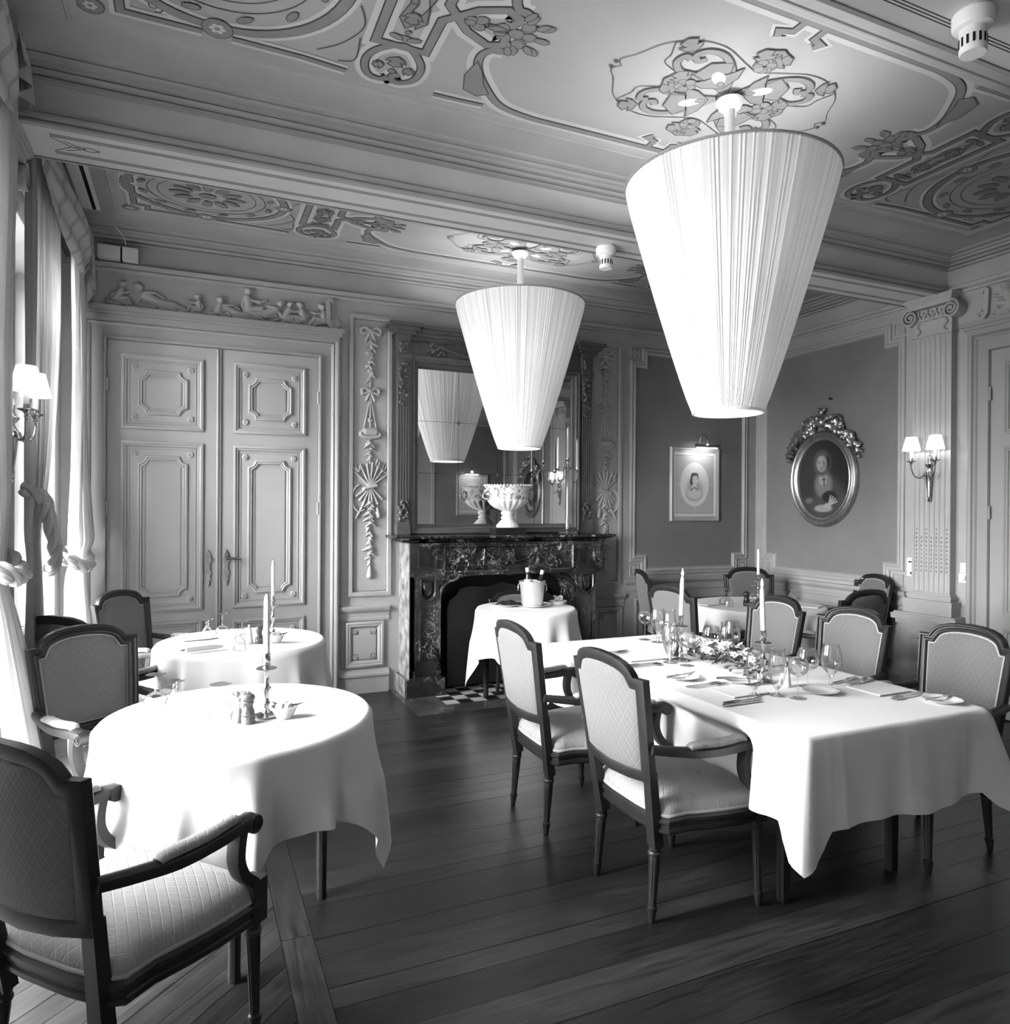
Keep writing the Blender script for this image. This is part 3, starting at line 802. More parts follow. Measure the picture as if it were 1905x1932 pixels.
def blob(P, u, v, r, h):
    vs = [P(u+r*cos(2*pi*i/6), v+r*.8*sin(2*pi*i/6), .002) for i in range(6)]+[P(u+r*.6*cos(2*pi*i/6), v+r*.5*sin(2*pi*i/6), h*.8) for i in range(6)]+[P(u, v, h)]
    return vs, [(i, (i+1) % 6, 6+(i+1) % 6, 6+i) for i in range(6)]+[(6+i, 6+(i+1) % 6, 12) for i in range(6)]
bracket(PB, 1.03, 1, 3.025, wall_back); bracket(PB, -.66, -1, 3.025, wall_back)

def door_leaf(P, u0, u1, zt, hinge, door, rows):
    lf = MB().box(u0, u1, .01, zt, 0, .034, P).build('door_leaf', 'door', door, ang=0)
    mid = (u0+u1)/2
    for a, b, v0, v1 in rows:
        MB().frame(rect(a, b, v0, v1), [(0, .034), (.0, .048), (.016, .054), (.026, .046), (.034, .046), (.040, .034), (.044, .030), (.050, .038), (.056, .038), (.058, .034)], P).build('panel_moulding', 'door', lf)
        if v1-v0 > .4:
            q = scoop(a+.105, b-.105, v0+.105, v1-.105, .055)
            MB().frame(q, [(0, .034), (.004, .046), (.014, .050), (.022, .043), (.030, .046), (.036, .038), (.038, .036)], P).build('inner_moulding', 'door', lf)
            ch = .03; c0, c1, d0, d1 = a+.155, b-.155, v0+.155, v1-.155
            oc = [(c0+ch, d0), (c1-ch, d0), (c1, d0+ch), (c1, d1-ch), (c1-ch, d1), (c0+ch, d1), (c0, d1-ch), (c0, d0+ch)]
            MB().frame(oc, [(0, .034), (.001, .0385), (.004, .0385)], P).build('panel_field', 'door', lf)
        else:
            MB().frame(rect(a+.10, b-.10, v0+.10, v1-.10), [(0, .034), (.004, .044), (.014, .044), (.02, .036)], P).build('inner_moulding', 'door', lf)
        for cu in (a+.088, b-.088):
            for cv in (v0+.088, v1-.088): rosette(P, cu, cv, .027, .014, lf, up=.034)
    return lf
def escutcheon(P, u, v0, v1, leaf, lever=0):
    mb = MB(); c = (v0+v1)/2; L = v1-v0
    pr = [(0, v0), (.008, v0+.02), (.004, v0+.03), (.016, v0+.055), (.010, v0+.07), (.024, v0+.10), (.012, v0+.125), (.012, v0+L*.62), (.020, v0+L*.66), (.024, v1-.085), (.016, v1-.055), (.018, v1-.04), (.006, v1-.02), (0, v1)]
    path = [(u+a, b) for a, b in pr]+[(u-a, b) for a, b in reversed(pr[1:-1])]
    mb.prism(path, .034, .044, P)
    mb.prism([(u+a*.6, c+(b-c)*.92) for a, b in pr]+[(u-a*.6, c+(b-c)*.92) for a, b in reversed(pr[1:-1])], .044, .050, P)
    e = mb.build('handle_plate', 'brass', leaf)
    vv = v1-.068
    b = MB(); b.tube([P(u, vv, .04), P(u, vv, .085)], .011, 10)
    if lever: b.tube([P(u-.004, vv, .082), P(u+.05*lever, vv+.002, .086), P(u+.105*lever, vv-.008, .080)], [.012, .010, .008], 10)
    else:
        b.v = []; b.f = []; b.tube([P(u, vv, .045), P(u, vv, .055)], .020, 12)
    b.build('door_handle', 'brass', leaf)
def door(name, P, u0, u1, zt, rows_l, rows_r, zshelf, parent_wall):
    d = struct(thing(name)); 
    mid = (u0+u1)/2
    # reveal and architrave frame: open at the foot
    pth = [(u0, .0), (u0, zt), (u1, zt), (u1, .0)]
    fr = MB()
    prof = [(0, .0), (0, .046), (.006, .058), (.018, .058), (.022, .036), (.10, .032), (.108, .046), (.120, .052), (.126, .042), (.134, .058), (.150, .066), (.164, .060), (.166, .0)]
    rings = [[P(x, y, h) for x, y in offset(pth, o, False)] for o, h in prof]
    n = 4; fr.add([p for r in rings for p in r], [(j*n+i, j*n+i+1, (j+1)*n+i+1, (j+1)*n+i) for j in range(len(prof)-1) for i in range(n-1)])
    fr.build('door_frame', 'door', d)
    sh = MB().frame([(u0-.20, zshelf-.085), (u1+.20, zshelf-.085), (u1+.20, zshelf), (u0-.20, zshelf)], [(.05, 0.0), (.04, .05), (.022, .055), (.012, .078), (.004, .085), (0, .092), (0, .10)], P)
    q = MB()
    q.box(u0-.165, u1+.165, zshelf-.10, zshelf-.06, 0, .065, P); q.box(u0-.185, u1+.185, zshelf-.06, zshelf-.035, 0, .082, P); q.box(u0-.20, u1+.20, zshelf-.035, zshelf, 0, .10, P)
    q.build('door_cornice', 'door', d)
    a = door_leaf(P, u0+.002, mid-.002, zt-.004, 0, d, rows_l); b = door_leaf(P, mid+.002, u1-.002, zt-.004, 0, d, rows_r)
    st = MB(); st.box(mid-.022, mid+.018, .01, zt-.01, .034, .046, P); st.tube([P(mid-.004, .01, .046), P(mid-.004, zt-.01, .046)], .009, 8); st.build('meeting_bead', 'door', a)
    for u in (u0+.004, u1-.004):
        hb = MB()
        for v in (.45, 1.55, 2.45): hb.tube([P(u, v-.05, .05), P(u, v+.05, .05)], .009, 8)
        hb.build('hinge', 'door', a if u == u0+.004 else b)
    return d, a, b
RL = [(-.464, .093, 2.136, 2.684), (-.464, .093, .772, 2.044), (-.464, .093, .20, .69)]
RR = [(.311, .857, 2.136, 2.684), (.309, .853, .775, 2.038), (.307, .852, .20, .683)]
d1, la, lb = door('door_1', PB, -.557, .958, 2.783, RL, RR, 3.018, wall_back)
escutcheon(PB, .133, .948, 1.229, la, 0); escutcheon(PB, .263, .948, 1.229, lb, 1)
d2, l2a, l2b = door('door_2', PR, 1.98, 3.495, 2.783, [(2.075, 2.64, 2.136, 2.684), (2.075, 2.64, .772, 2.044), (2.075, 2.64, .2, .69)], [(2.84, 3.395, 2.136, 2.684), (2.84, 3.395, .772, 2.044), (2.84, 3.395, .2, .69)], 3.018, wall_right)
frieze(1.9, 3.60, 3.028, 3.27, [(3.36, 3.04, .95, .02, 1, 0), (3.2, 3.04, .8, 0, 1, 1), (2.9, 3.03, .8, 0, 1, 0), (2.6, 3.03, .9, 0, -1, 1), (2.3, 3.03, .8, 0, 1, 0)], PR, wall_right, seed=8)
bracket(PR, 3.535, 1, 3.025, wall_right)

# ------------------------------------------------------------------ fluted Ionic pilasters under the beams
def pilaster(P, c, parent, sidesgn=1):
    hw = .165; root = thing('pilaster'); root.parent = parent
    root.location = (0, 0, 0)
    mb = MB()
    mb.box(c-.245, c+.245, 0, .14, 0, .135, P); mb.box(c-.225, c+.225, .14, .60, 0, .115, P)
    mb.frame(rect(c-.16, c+.16, .2, .54), [(0, .115), (.004, .125), (.02, .125), (.03, .117), (.034, .115)], P)
    for z0, z1, o in ((.60, .625, .01), (.625, .66, .03), (.66, .705, .055), (.705, .72, .04)): mb.box(c-.225-o, c+.225+o, z0, z1, 0, .115+o, P)
    mb.build('pedestal', 'wall', root)
    mb = MB()
    for z0, z1, o in ((.72, .79, .045), (.79, .835, .05), (.835, .85, .02), (.85, .875, .028), (.875, .89, .012)): mb.box(c-hw-o, c+hw+o, z0, z1, 0, .07+o, P)
    mb.build('base_moulding', 'wall', root)
    # shaft with seven flutes
    prof = [(-hw, 0), (-hw, .07)]
    fw = .028; st = 2*(hw-.014)/7
    for i in range(7):
        f = -hw+.014+st*(i+.5)
        for k in range(7):
            a = pi-pi*k/6; prof.append((f+cos(a)*fw/2, .07-sin(a)*.013))
    prof += [(hw, .07), (hw, 0)]
    n = len(prof); vs = []
    for z in (.89, .925, 2.93, 3.0):
        fl = 0 if z in (.89, 3.0) else 1
        vs += [P(c+u, z, h if fl else (.07 if h > 0 else 0)) for u, h in prof]
    MB().add(vs, [(j*n+i, j*n+i+1, (j+1)*n+i+1, (j+1)*n+i) for j in range(3) for i in range(n-1)]).build('fluted_shaft', 'wall', root, ang=50)
    hk = MB()
    for i in range(7):
        f = c-hw+.014+st*(i+.5)
        for j in range(9 if i % 2 else 11): 
            vs_, fs_ = blob(lambda u, v, h: P(u, v, .058+h), f, 1.07+.034*j, .012, .018); hk.add(vs_, fs_)
    hk.build('husk_ornament', 'relief', root)
    # capital
    cp = MB(); cp.box(c-hw, c+hw, 3.0, 3.215, 0, .068, P); cp.box(c-hw-.012, c+hw+.012, 2.99, 3.005, 0, .085, P)
    cp.box(c-.19, c+.19, 3.22, 3.25, 0, .11, P)
    for z0, z1, o in ((3.25, 3.265, .0), (3.265, 3.28, .012), (3.28, 3.296, .024)): cp.box(c-.19-o, c+.19+o, z0, z1, 0, .115+o, P)
    cp.build('capital_block', 'relief', root)
    nrm = Vector(P(0, 0, 1))-Vector(P(0, 0, 0))
    vo = MB()
    for sg in (-1, 1):
        cx, cz = c+sg*.175, 3.165
        pts = []
        for i in range(40):
            a = radians(90 - sg*0) if False else radians(90)+sg*(-1)*radians(i*21); r = .072*(1-i/44)
            pts.append(P(cx+r*cos(a), cz+r*sin(a), .085))
        vo.sweep(pts, [(-.085, -.010), (.026, -.010), (.034, 0), (.026, .010), (-.085, .010)], side=nrm, scale=[1-.3*i/40 for i in range(40)])
        vo.add(*blob(lambda u, v, h: P(u, v, .075+h), cx, cz, .018, .045))
    vo.build('volute', 'relief', root, ang=50)
    eg = MB()
    for i in range(3):
        u = c+(i-1)*.075
        eg.add(*blob(lambda a, b, h: P(a, b, .068+h), u, 3.175, .026, .03))
        for s_ in (-1, 1): eg.sweep([P(u+s_*.032, 3.205, .085), P(u+s_*.030, 3.165, .085), P(u+s_*.012, 3.14, .08)], [(-.005, -.005), (.005, -.005), (.005, .005), (-.005, .005)], side=nrm)
    for i in range(14): eg.add(*blob(lambda a, b, h: P(a, b, .068+h), c-.11+.017*i, 3.118, .009, .012))
    eg.build('egg_and_dart', 'relief', root)
    gl = MB()
    for sg in (-1, 1):
        for j in range(9): gl.add(*blob(lambda a, b, h: P(a, b, .066+h), c+sg*(.115+.012*sin(j)), 3.10-.013*j, .018-.0008*j, .022))
    gl.build('husk_drop', 'relief', root)
    return root
pilaster(PR, 3.945, wall_right); pilaster(PR, 1.62, wall_right)
pilaster(PL, 3.985, wall_left)

# ------------------------------------------------------------------ tall windows behind the drapes
def window(name, q, parent):
    wd = struct(thing(name)); y0, y1, z0, z1 = q; X = -1.15
    mb = MB()
    Q = lambda u, v, h: (X+h, u, v)
    mb.frame(rect(y0, y1, z0, z1), [(0, 0), (0, .06), (.05, .06), (.055, .045), (.06, 0)], Q, loop=True)
    mb.build('window_frame', 'white', wd)
    c = (y0+y1)/2
    for a, b in ((y0+.05, c), (c, y1-.05)):
        sash = MB().frame(rect(a, b, z0+.05, z1-.6), [(0, 0), (0, .045), (.05, .045), (.055, .03), (.058, 0)], Q, loop=True).build('casement', 'white', wd)
        top = MB().frame(rect(a, b, z1-.58, z1-.05), [(0, 0), (0, .045), (.05, .045), (.055, .03), (.058, 0)], Q, loop=True).build('transom_light', 'white', wd)
        zz = [z0+.1+(z1-.65-z0-.1)*i/3 for i in range(4)]
        for i in range(3):
            MB().box(X+.018, X+.022, a+.052, b-.052, zz[i]+.006, zz[i+1]-.006).build('window_pane', 'pane', sash, ang=0)
            if i: MB().box(X+.008, X+.036, a+.05, b-.05, zz[i]-.012, zz[i]+.012).build('glazing_bar', 'white', sash, ang=0)
        MB().box(X+.018, X+.022, a+.052, b-.052, z1-.53, z1-.1).build('window_pane', 'pane', top, ang=0)
    MB().box(X-.02, XL+.03, y0, y1, z0-.03, z0).build('window_sill', 'white', wd, ang=0)
window('window_1', W2, wall_left); window('window_2', W1, wall_left); window('window_3', W0, wall_left)

# ------------------------------------------------------------------ pleated cone lamps
def cone_lamp(name, x, y, label, seed, watts):
    R = random.Random(seed)
    t = thing(name, (x, y, 0), 0, label, 'lamp', 'pleated cone pendant lamps')
    n = 340; ph = [R.uniform(-1, 1) for _ in range(n)]
    pl = [(1 if i % 2 else -1)*(.55+.45*abs(ph[i])) + ph[i]*.5 for i in range(n)]
    z0, z1 = 2.035, 3.158
    mb = MB(); rows = 15
    def rad(t_): return .168+(.508-.168)*(t_**.90)
    for j in range(rows+1):
        t_ = j/rows; z = z0+(z1-z0)*t_; r = rad(t_)
        if j == rows: r -= .004
        for i in range(n):
            k = i+ .0; a = 2*pi*(i+ph[i]*.22)/n
            rr = r + pl[i]*.0032*(.55+.45*t_)
            mb.v.append((rr*cos(a), rr*sin(a), z))
    mb.f = [(j*n+i, j*n+(i+1) % n, (j+1)*n+(i+1) % n, (j+1)*n+i) for j in range(rows) for i in range(n)]
    mb.build('shade', 'shade', t, ang=60, recalc=False)
    MB().lathe([(rad(1)-.006, z1-.004), (rad(1)+.005, z1-.004), (rad(1)+.005, z1+.006), (rad(1)-.006, z1+.006), (rad(1)-.006, z1-.004)], 64, caps=False).build('top_rim', 'shade_rim', t)
    MB().lathe([(rad(0)-.006, z0-.006), (rad(0)+.004, z0-.006), (rad(0)+.004, z0+.008), (rad(0)-.006, z0+.008), (rad(0)-.006, z0-.006)], 64, caps=False).build('bottom_rim', 'shade', t)
    fr = MB()
    for k in range(3):
        a = 2*pi*k/3+.4; fr.tube([(0, 0, z1-.02), (rad(1)*cos(a)*.985, rad(1)*sin(a)*.985, z1-.005)], .004, 6)
    fr.build('spider_arms', 'white', t)
    MB().tube([(0, 0, 2.62), (0, 0, ZC-.03)], .026, 14).build('stem', 'white', t)
    MB().lathe([(.026, ZC-.075), (.050, ZC-.066), (.066, ZC-.040), (.068, ZC-.030), (.0, ZC-.030)], 24, caps=False).build('ceiling_cup', 'white', t)
    MB().lathe([(.0, 2.30), (.045, 2.33), (.06, 2.38), (.045, 2.44), (.02, 2.48), (.02, 2.54), (.0, 2.54)], 16, caps=False).build('lower_bulb', 'bulb', t)
    for k in range(3):
        a = 2*pi*k/3; MB().ball((.10*cos(a), .10*sin(a), 2.80), .038, 10).build('upper_bulb', 'bulb', t)
    point_light('lamp_light', (0, 0, 2.93), watts, .07, t)
    point_light('lamp_light', (0, 0, 2.22), watts*.07, .05, t)
    return t
cone_lamp('pendant_lamp', 2.43, 2.795, 'large white pleated cone lamp hanging nearest, over the long table', 3, 46)
cone_lamp('pendant_lamp', 2.37, 5.11, 'white pleated cone lamp hanging in front of the mirror over the fireplace', 4, 46)

# ------------------------------------------------------------------ wall sconces
def sconce(loc, rz, label):
    t = thing('wall_sconce', loc, rz, label, 'lamp', 'twin arm brass wall sconces')
    mb = MB(); Tm = Matrix.Translation((0, -.018, 0))
    mb.lathe([(0, -.245), (.010, -.24), (.014, -.225), (.008, -.215), (.015, -.195), (.012, -.18), (.022, -.10), (.028, -.03), (.032, -.02), (.026, -.01), (.030, .0), (.020, .012), (.012, .03), (.030, .055), (.034, .062), (.022, .068), (.012, .09), (.016, .12), (.008, .135), (0, .14)], 14, mod=lambda a, z: 1+.08*cos(8*a) if -.18 < z < -.03 else 1, T=Tm)
    mb.build('back_plate', 'brass', t)
    for s in (-1, 1):
        am = MB()
        p = smooth([(0, -.03, -.02), (.03*s, -.05, -.03), (.022*s, -.045, -.005), (.045*s, -.06, -.045), (.080*s, -.085, -.03), (.103*s, -.095, .03), (.103*s, -.095, .07)], 5)
        am.tube(p, .0058, 8); ar_ = am.build('arm', 'brass', t)
        c = (.103*s, -.095, 0)
        MB().lathe([(.006, .055), (.012, .06), (.008, .07), (.016, .082), (.036, .090), (.038, .094), (.014, .095), (.014, .115), (.0, .115)], 16, c).build('drip_cup', 'brass', ar_)
        MB().lathe([(.0125, .114), (.0125, .185), (0, .185)], 12, c).build('candle_tube', 'wax', ar_)
        sh = MB().lathe([(.068, .178), (.042, .290)], 24, c, caps=False).build('lamp_shade', 'sconce_shade', ar_)
        MB().ball((c[0], c[1], .215), .017, 8).build('bulb', 'bulb', ar_)
        point_light('sconce_light', (c[0], c[1], .20), 1.6, .02, t)
    return t
SZ = 1.875
sc0 = sconce((XR-.07, 3.945, SZ), -pi/2, 'brass twin arm sconce with white shades on the fluted pilaster at right')
dup(sc0, (XL+.07, 3.985, SZ+.03), pi/2, 'brass twin arm sconce with white shades beside the window curtain at left')
dup(sc0, (XR-.07, 1.62, SZ), -pi/2, 'brass twin arm sconce seen only as a reflection in the overmantel mirror')

# ------------------------------------------------------------------ marble fireplace
FX = 2.56
fp = thing('fireplace', (0, 0, 0), 0, 'dark veined marble fireplace with carved frieze under the mirror', 'fireplace')
FY = lambda u, v, h: (u, YB-h, v)            # h measured out from the wall
def mbox(*a): return MB().box(*a, P=FY)
hs = .905                                     # half span of the body
# shelf with a moulded serpentine front
pl = [(FX-1.035, 0), (FX-1.035, .37), (FX-.80, .40), (FX-.78, .365), (FX-.22, .365), (FX-.18, .40), (FX+.18, .40), (FX+.22, .365), (FX+.78, .365), (FX+.80, .40), (FX+1.035, .37), (FX+1.035, 0)]
PZ = lambda u, v, h: (u, YB-v, h)
sh = MB().frame(pl, [(.9, 1.27), (.10, 1.27), (.075, 1.276), (.06, 1.292), (.03, 1.298), (.012, 1.305), (.0, 1.312), (0, 1.326), (.006, 1.332), (.9, 1.332)][1:9], PZ)
q = offset(pl, .006 if True else 0); 
ar = sum(pl[i][0]*pl[(i+1) % 12][1]-pl[(i+1) % 12][0]*pl[i][1] for i in range(12)); sgn = 1 if ar > 0 else -1
for o_, z_ in ((.006, 1.332), (.10, 1.27)):
    qq = offset(pl, o_*sgn); sh.add([PZ(x, y, z_) for x, y in qq], [tuple(range(12))])
sh.build('mantel_shelf', 'marble', fp, ang=30)
fb = MB(); fb.box(FX-hs, FX+hs, .99, 1.27, 0, .315, P=FY); fb.build('frieze', 'marble', fp, ang=0)
MB().frame(rect(FX-.62, FX+.62, 1.02, 1.25), [(0, .315), (.0, .335), (.012, .340), (.02, .330), (.026, .315)], FY).build('frieze_moulding', 'marble', fp)
g = []
R = random.Random(9)
for s in (-1, 1):
    for i in range(9):
        a0, a1 = i/9, (i+1)/9
        g.append((FX+s*(.03+.22*a0), 1.09+.10*a0**2+.012, FX+s*(.03+.22*a1), 1.09+.10*a1**2+.012, .020, .018, .030))
    for i in range(14): 
        x = FX+s*R.uniform(.26, .58); z = R.uniform(1.06, 1.21); a = R.uniform(0, 6.28); L = R.uniform(.03, .07)
        g.append((x, z, x+cos(a)*L, z+sin(a)*L*.7, .016, .006, .022))
    g.append((FX+s*.25, 1.21, FX+s*.26, 1.09, .018, .012, .03))
for i in range(9): g.append((FX+R.uniform(-.05, .05), R.uniform(1.08, 1.2), FX+R.uniform(-.03, .03), R.uniform(1.1, 1.2), .02, .014, .035))
relief(240, 44, FX-.62, FX+.62, 1.03, 1.245, g, lambda u, v, h: FY(u, v, .315+h)).build('carved_swag', 'marble', fp, ang=180)
for s in (-1, 1):
    x0, x1 = (FX-hs, FX-hs+.30) if s < 0 else (FX+hs-.30, FX+hs)
    xm = (x0+x1)/2
    b = MB(); b.box(x0-.03*(s < 0), x1+.03*(s > 0), 0, .15, 0, .34, FY)
    for z0, z1, o in ((.15, .165, .012), (.165, .185, .0), (.185, .21, .01), (.21, .24, -.01)): b.box(xm-.105-o, xm+.105+o, z0, z1, 0, .325+o, FY)
    b.build('jamb_base', 'marble', fp, ang=0)
    b = MB(); b.box(xm-.10, xm+.10, .24, .98, 0, .315, FY); b.build('jamb_pilaster', 'marble', fp, ang=0)
    MB().frame(rect(xm-.07, xm+.07, .30, .80), [(0, .315), (.003, .325), (.012, .325), (.018, .312)], FY).build('jamb_panel', 'marble', fp)
    # rounded shield on top of each jamb
    sp = [(xm-.075, .985), (xm+.075, .985), (xm+.075, .86), (xm+.06, .82), (xm+.03, .795), (xm, .785), (xm-.03, .795), (xm-.06, .82), (xm-.075, .86)]
    MB().frame(sp, [(0, .315), (0, .338), (.016, .345), (.024, .335), (.026, .322)], FY).dome(offset(sp, -.03), [(1, .318), (.8, .33), (.4, .338), (.1, .34)], FY).build('jamb_shield', 'marble', fp)
    b = MB()
    for z0, z1, o in ((.98, 1.0, .02), (1.0, 1.03, .035), (1.03, 1.05, .015), (1.05, 1.245, .0), (1.245, 1.27, .015)): b.box(xm-.10-o, xm+.10+o, z0, z1, 0, .325+o, FY)
    b.frame(rect(xm-.085, xm+.085, 1.07, 1.23), [(0, .325), (.002, .336), (.012, .336), (.016, .325)], FY)
    b.build('jamb_capital', 'marble', fp, ang=0)
    b = MB(); b.box(min(xm-.135*s, xm-.13*s-.0), max(xm-.135*s, xm-.13*s), 0, .01, 0, .01, FY) if False else None
    if s < 0: MB().box(x0-.036, x0-.031, .0, .15, .0, .30, FY).box(x0-.006, x0+.001, .15, 1.268, .0, .305, FY).build('side_slab', 'marble_lit_side', fp, ang=0)  # paler slab carries the window light falling on this side
# arched surround with scalloped head
ox = .63
arch = [(FX-ox, 0), (FX-ox, .80), (FX-ox+.02, .88), (FX-ox+.07, .93), (FX-ox+.14, .945), (FX-ox+.20, .975), (FX-.12, .99), (FX, .975), (FX+.12, .99), (FX+ox-.20, .975), (FX+ox-.14, .945), (FX+ox-.07, .93), (FX+ox-.02, .88), (FX+ox, .80), (FX+ox, 0)]
ap = smooth(arch[1:-1], 3); ap = [(FX-ox, 0)]+ap+[(FX+ox, 0)]
sur = [(FX-hs+.24, 0)]+[(FX-hs+.24, 1.0), (FX+hs-.24, 1.0), (FX+hs-.24, 0)]+list(reversed(ap))
MB().prism(sur, .05, .285, FY).build('arched_surround', 'marble', fp, ang=0)
MB().frame(ap, [(0, .285), (-.004, .30), (-.02, .305), (-.035, .295), (-.045, .285)], FY, closed=False).build('arch_moulding', 'marble', fp)
mbox(FX-.66, FX+.66, .0, 1.0, .002, .03).build('firebox_back', 'soot', fp, ang=0)
pts = [(FX-.52, .02), (FX-.52, .70), (FX-.50, .76), (FX-.44, .80), (FX-.40, .86), (FX-.30, .88), (FX-.16, .865), (FX-.06, .89), (FX, .91), (FX+.06, .89), (FX+.16, .865), (FX+.30, .88), (FX+.40, .86), (FX+.44, .80), (FX+.50, .76), (FX+.52, .70), (FX+.52, .02)]
MB().prism(pts, .12, .14, FY).build('iron_fire_screen', 'iron', fp, ang=0)

# ------------------------------------------------------------------ overmantel mirror
om = thing('overmantel_mirror', (0, 0, 0), 0, 'tall dark wood overmantel mirror of twelve panes above the fireplace', 'mirror')
gx0, gx1, gz0, gz1 = 1.80, 3.30, 1.415, 2.765
bd = MB(); bd.box(1.60, 3.51, 1.334, 2.86, .0, .02, FY); bd.build('back_board', 'mframe', om, ang=0)
MB().frame(rect(gx0-.085, gx1+.085, gz0-.075, gz1+.10), [(0, .02), (0, .075), (.015, .08), (.03, .07), (.045, .075), (.058, .055), (.07, .05), (.08, .035), (.085, .02)], FY).build('glass_frame', 'mframe', om)
for i in range(4):
    for j in range(3):
        a0 = gx0+(gx1-gx0)*i/4; a1 = gx0+(gx1-gx0)*(i+1)/4; b0 = gz0+(gz1-gz0)*j/3; b1 = gz0+(gz1-gz0)*(j+1)/3
        MB().box(a0+.0016, a1-.0016, b0+.0016, b1-.0016, .021, .027, FY).build('mirror_pane', 'mirror', om, ang=0)
for i in range(1, 4):
    for j in range(1, 3): rosette(FY, gx0+(gx1-gx0)*i/4, gz0+(gz1-gz0)*j/3, .018, .012, om, mt='mframe', up=.028)
for s in (-1, 1):
    xc = FX-.005+s*.895
    prof = [(-.05, .02), (-.05, .085)]
    for i in range(4):
        f = -.036+.024*i
        for k in range(5): a = pi-pi*k/4; prof.append((f+cos(a)*.008, .085-.007*sin(a)))
    prof += [(.05, .085), (.05, .02)]
    n = len(prof)
    MB().add([FY(xc+u, z, h) for z in (1.50, 2.60) for u, h in prof], [(i, i+1, n+i+1, n+i) for i in range(n-1)]).build('fluted_pilaster', 'mframe', om, ang=40)
    b = MB(); b.box(xc-.058, xc+.058, 1.334, 1.42, 0, .10, FY); b.box(xc-.052, xc+.052, 1.42, 1.51, 0, .092, FY); b.build('pilaster_foot', 'mframe', om, ang=0)
    b = MB(); b.box(xc-.052, xc+.052, 2.59, 2.83, .0, .088, FY)
    b.box(xc-.062, xc+.062, 2.83, 2.86, 0, .105, FY); b.box(xc-.055, xc+.055, 2.86, 3.0, 0, .09, FY)
    b.build('pilaster_block', 'mframe', om, ang=0)
    R = random.Random(21)
    for z0, z1, w_ in ((1.46, 1.62, .04), (2.42, 2.80, .038), (2.88, 2.98, .03)):
        g = []
        for i in range(26): 
            z = R.uniform(z0, z1); x = xc+R.uniform(-w_, w_); a = R.uniform(0, 6.28); g.append((x, z, x+.012*cos(a), z+.012*sin(a), .013, .008, .020))
        relief(20, int((z1-z0+.06)*190), xc-.055, xc+.055, z0-.03, z1+.03, g, lambda u, v, h: FY(u, v, .088+h)).build('carved_drop', 'mframe', om, ang=180)
    b = MB()
    for i, o in enumerate((.0, .03, .06, .085)): b.box(xc-.062-o, xc+.062+o, 3.0+.03*i, 3.03+.03*i, 0, .10+o, FY)
    b.build('cornice_block', 'mframe', om, ang=0)
ev = MB(); ev.box(1.70, 3.41, 2.86, 3.02, 0, .05, FY)
for i, o in enumerate((0, .03, .055, .08)): ev.box(1.70, 3.41, 3.0+.03*i, 3.03+.03*i, 0, .06+o, FY)
ev.build('entablature', 'mframe', om, ang=0)
b = MB()
for i in range(70): b.box(1.73+i*.0238, 1.743+i*.0238, 2.985, 3.0, .05, .07, FY)
b.build('dentil_band', 'mframe', om, ang=0)
g = []
for s in (-1, 1):
    for i in range(12):
        a0, a1 = i/12, (i+1)/12
        f = lambda a: (FX+s*(.02+.55*a), 2.875+.085*a**2)
        g.append((*f(a0), *f(a1), .014, .016, .022))
    for i in range(10): 
        x = FX+s*(.60+random.uniform(-.06, .06)); z = random.uniform(2.88, 2.98); g.append((x, z, x+.01, z+.01, .016, .012, .026))
    for i in range(8): g.append((FX+s*(.60+.08*sin(i)), 2.94-.008*i, FX+s*(.61+.08*sin(i)), 2.93-.008*i, .014, .010, .022))
relief(300, 30, FX-.75, FX+.75, 2.85, 2.99, g, lambda u, v, h: FY(u, v, .05+h)).build('carved_swag', 'mframe', om, ang=180)

# ------------------------------------------------------------------ on the mantel shelf
ZM = 1.332
u_ = thing('footed_urn', (2.535, YB-.30, ZM), 0, 'white footed majolica urn with painted band on a dark plinth', 'urn')
MB().box(-.14, .14, -.075, .075, 0, .062).build('plinth', 'black', u_, ang=0)
gad = lambda a, z: 1+.10*abs(sin(9*a)) if .215 < z < .30 else (1+.03*abs(sin(8*a)) if .075 < z < .12 else 1)
MB().lathe([(.0, .063), (.098, .064), (.10, .078), (.092, .09), (.07, .115), (.05, .135), (.06, .145), (.06, .155), (.045, .165), (.058, .18), (.062, .195), (.05, .205), (.07, .215), (.11, .235), (.145, .265), (.165, .295), (.170, .305)], 144, mod=gad).build('foot_and_bowl', 'china', u_)
MB().lathe([(.168, .305), (.176, .32), (.184, .365), (.192, .40), (.205, .412), (.208, .425), (.196, .43), (.18, .40), (.15, .30), (0, .27)], 48).build('painted_band', 'majolica', u_)
bd = MB()
for i in range(44): a = 2*pi*i/44; bd.ball((.205*cos(a), .205*sin(a), .428), .009, 6)
bd.build('beaded_rim', 'china', u_)
for s in (-1, 1): 
    h = MB(); h.ball((.185*s, 0, .36), .034, 10, (.8, .9, 1.1)); h.ball((.213*s, 0, .375), .018, 8); h.tube(smooth([(.20*s, -.03, .39), (.235*s, -.01, .35), (.22*s, .01, .315), (.19*s, .0, .31)], 4), .008, 8); h.build('mask_handle', 'majolica', u_)
cb = thing('candelabrum', (3.142, YB-.27, ZM), radians(12), 'tall silver candelabrum with white candles at the right end of the mantel', 'candelabrum')
MB().lathe([(0, 0), (.088, .0), (.092, .012), (.085, .02), (.04, .03), (.02, .05), (.017, .07), (.014, .30), (.013, .565), (.02, .575), (.014, .585), (.010, .66), (.022, .668), (.024, .674), (.013, .68), (.013, .70), (0, .70)], 20, mod=lambda a, z: 1+.05*cos(8*a) if z < .022 else 1).build('shaft', 'silver', cb)
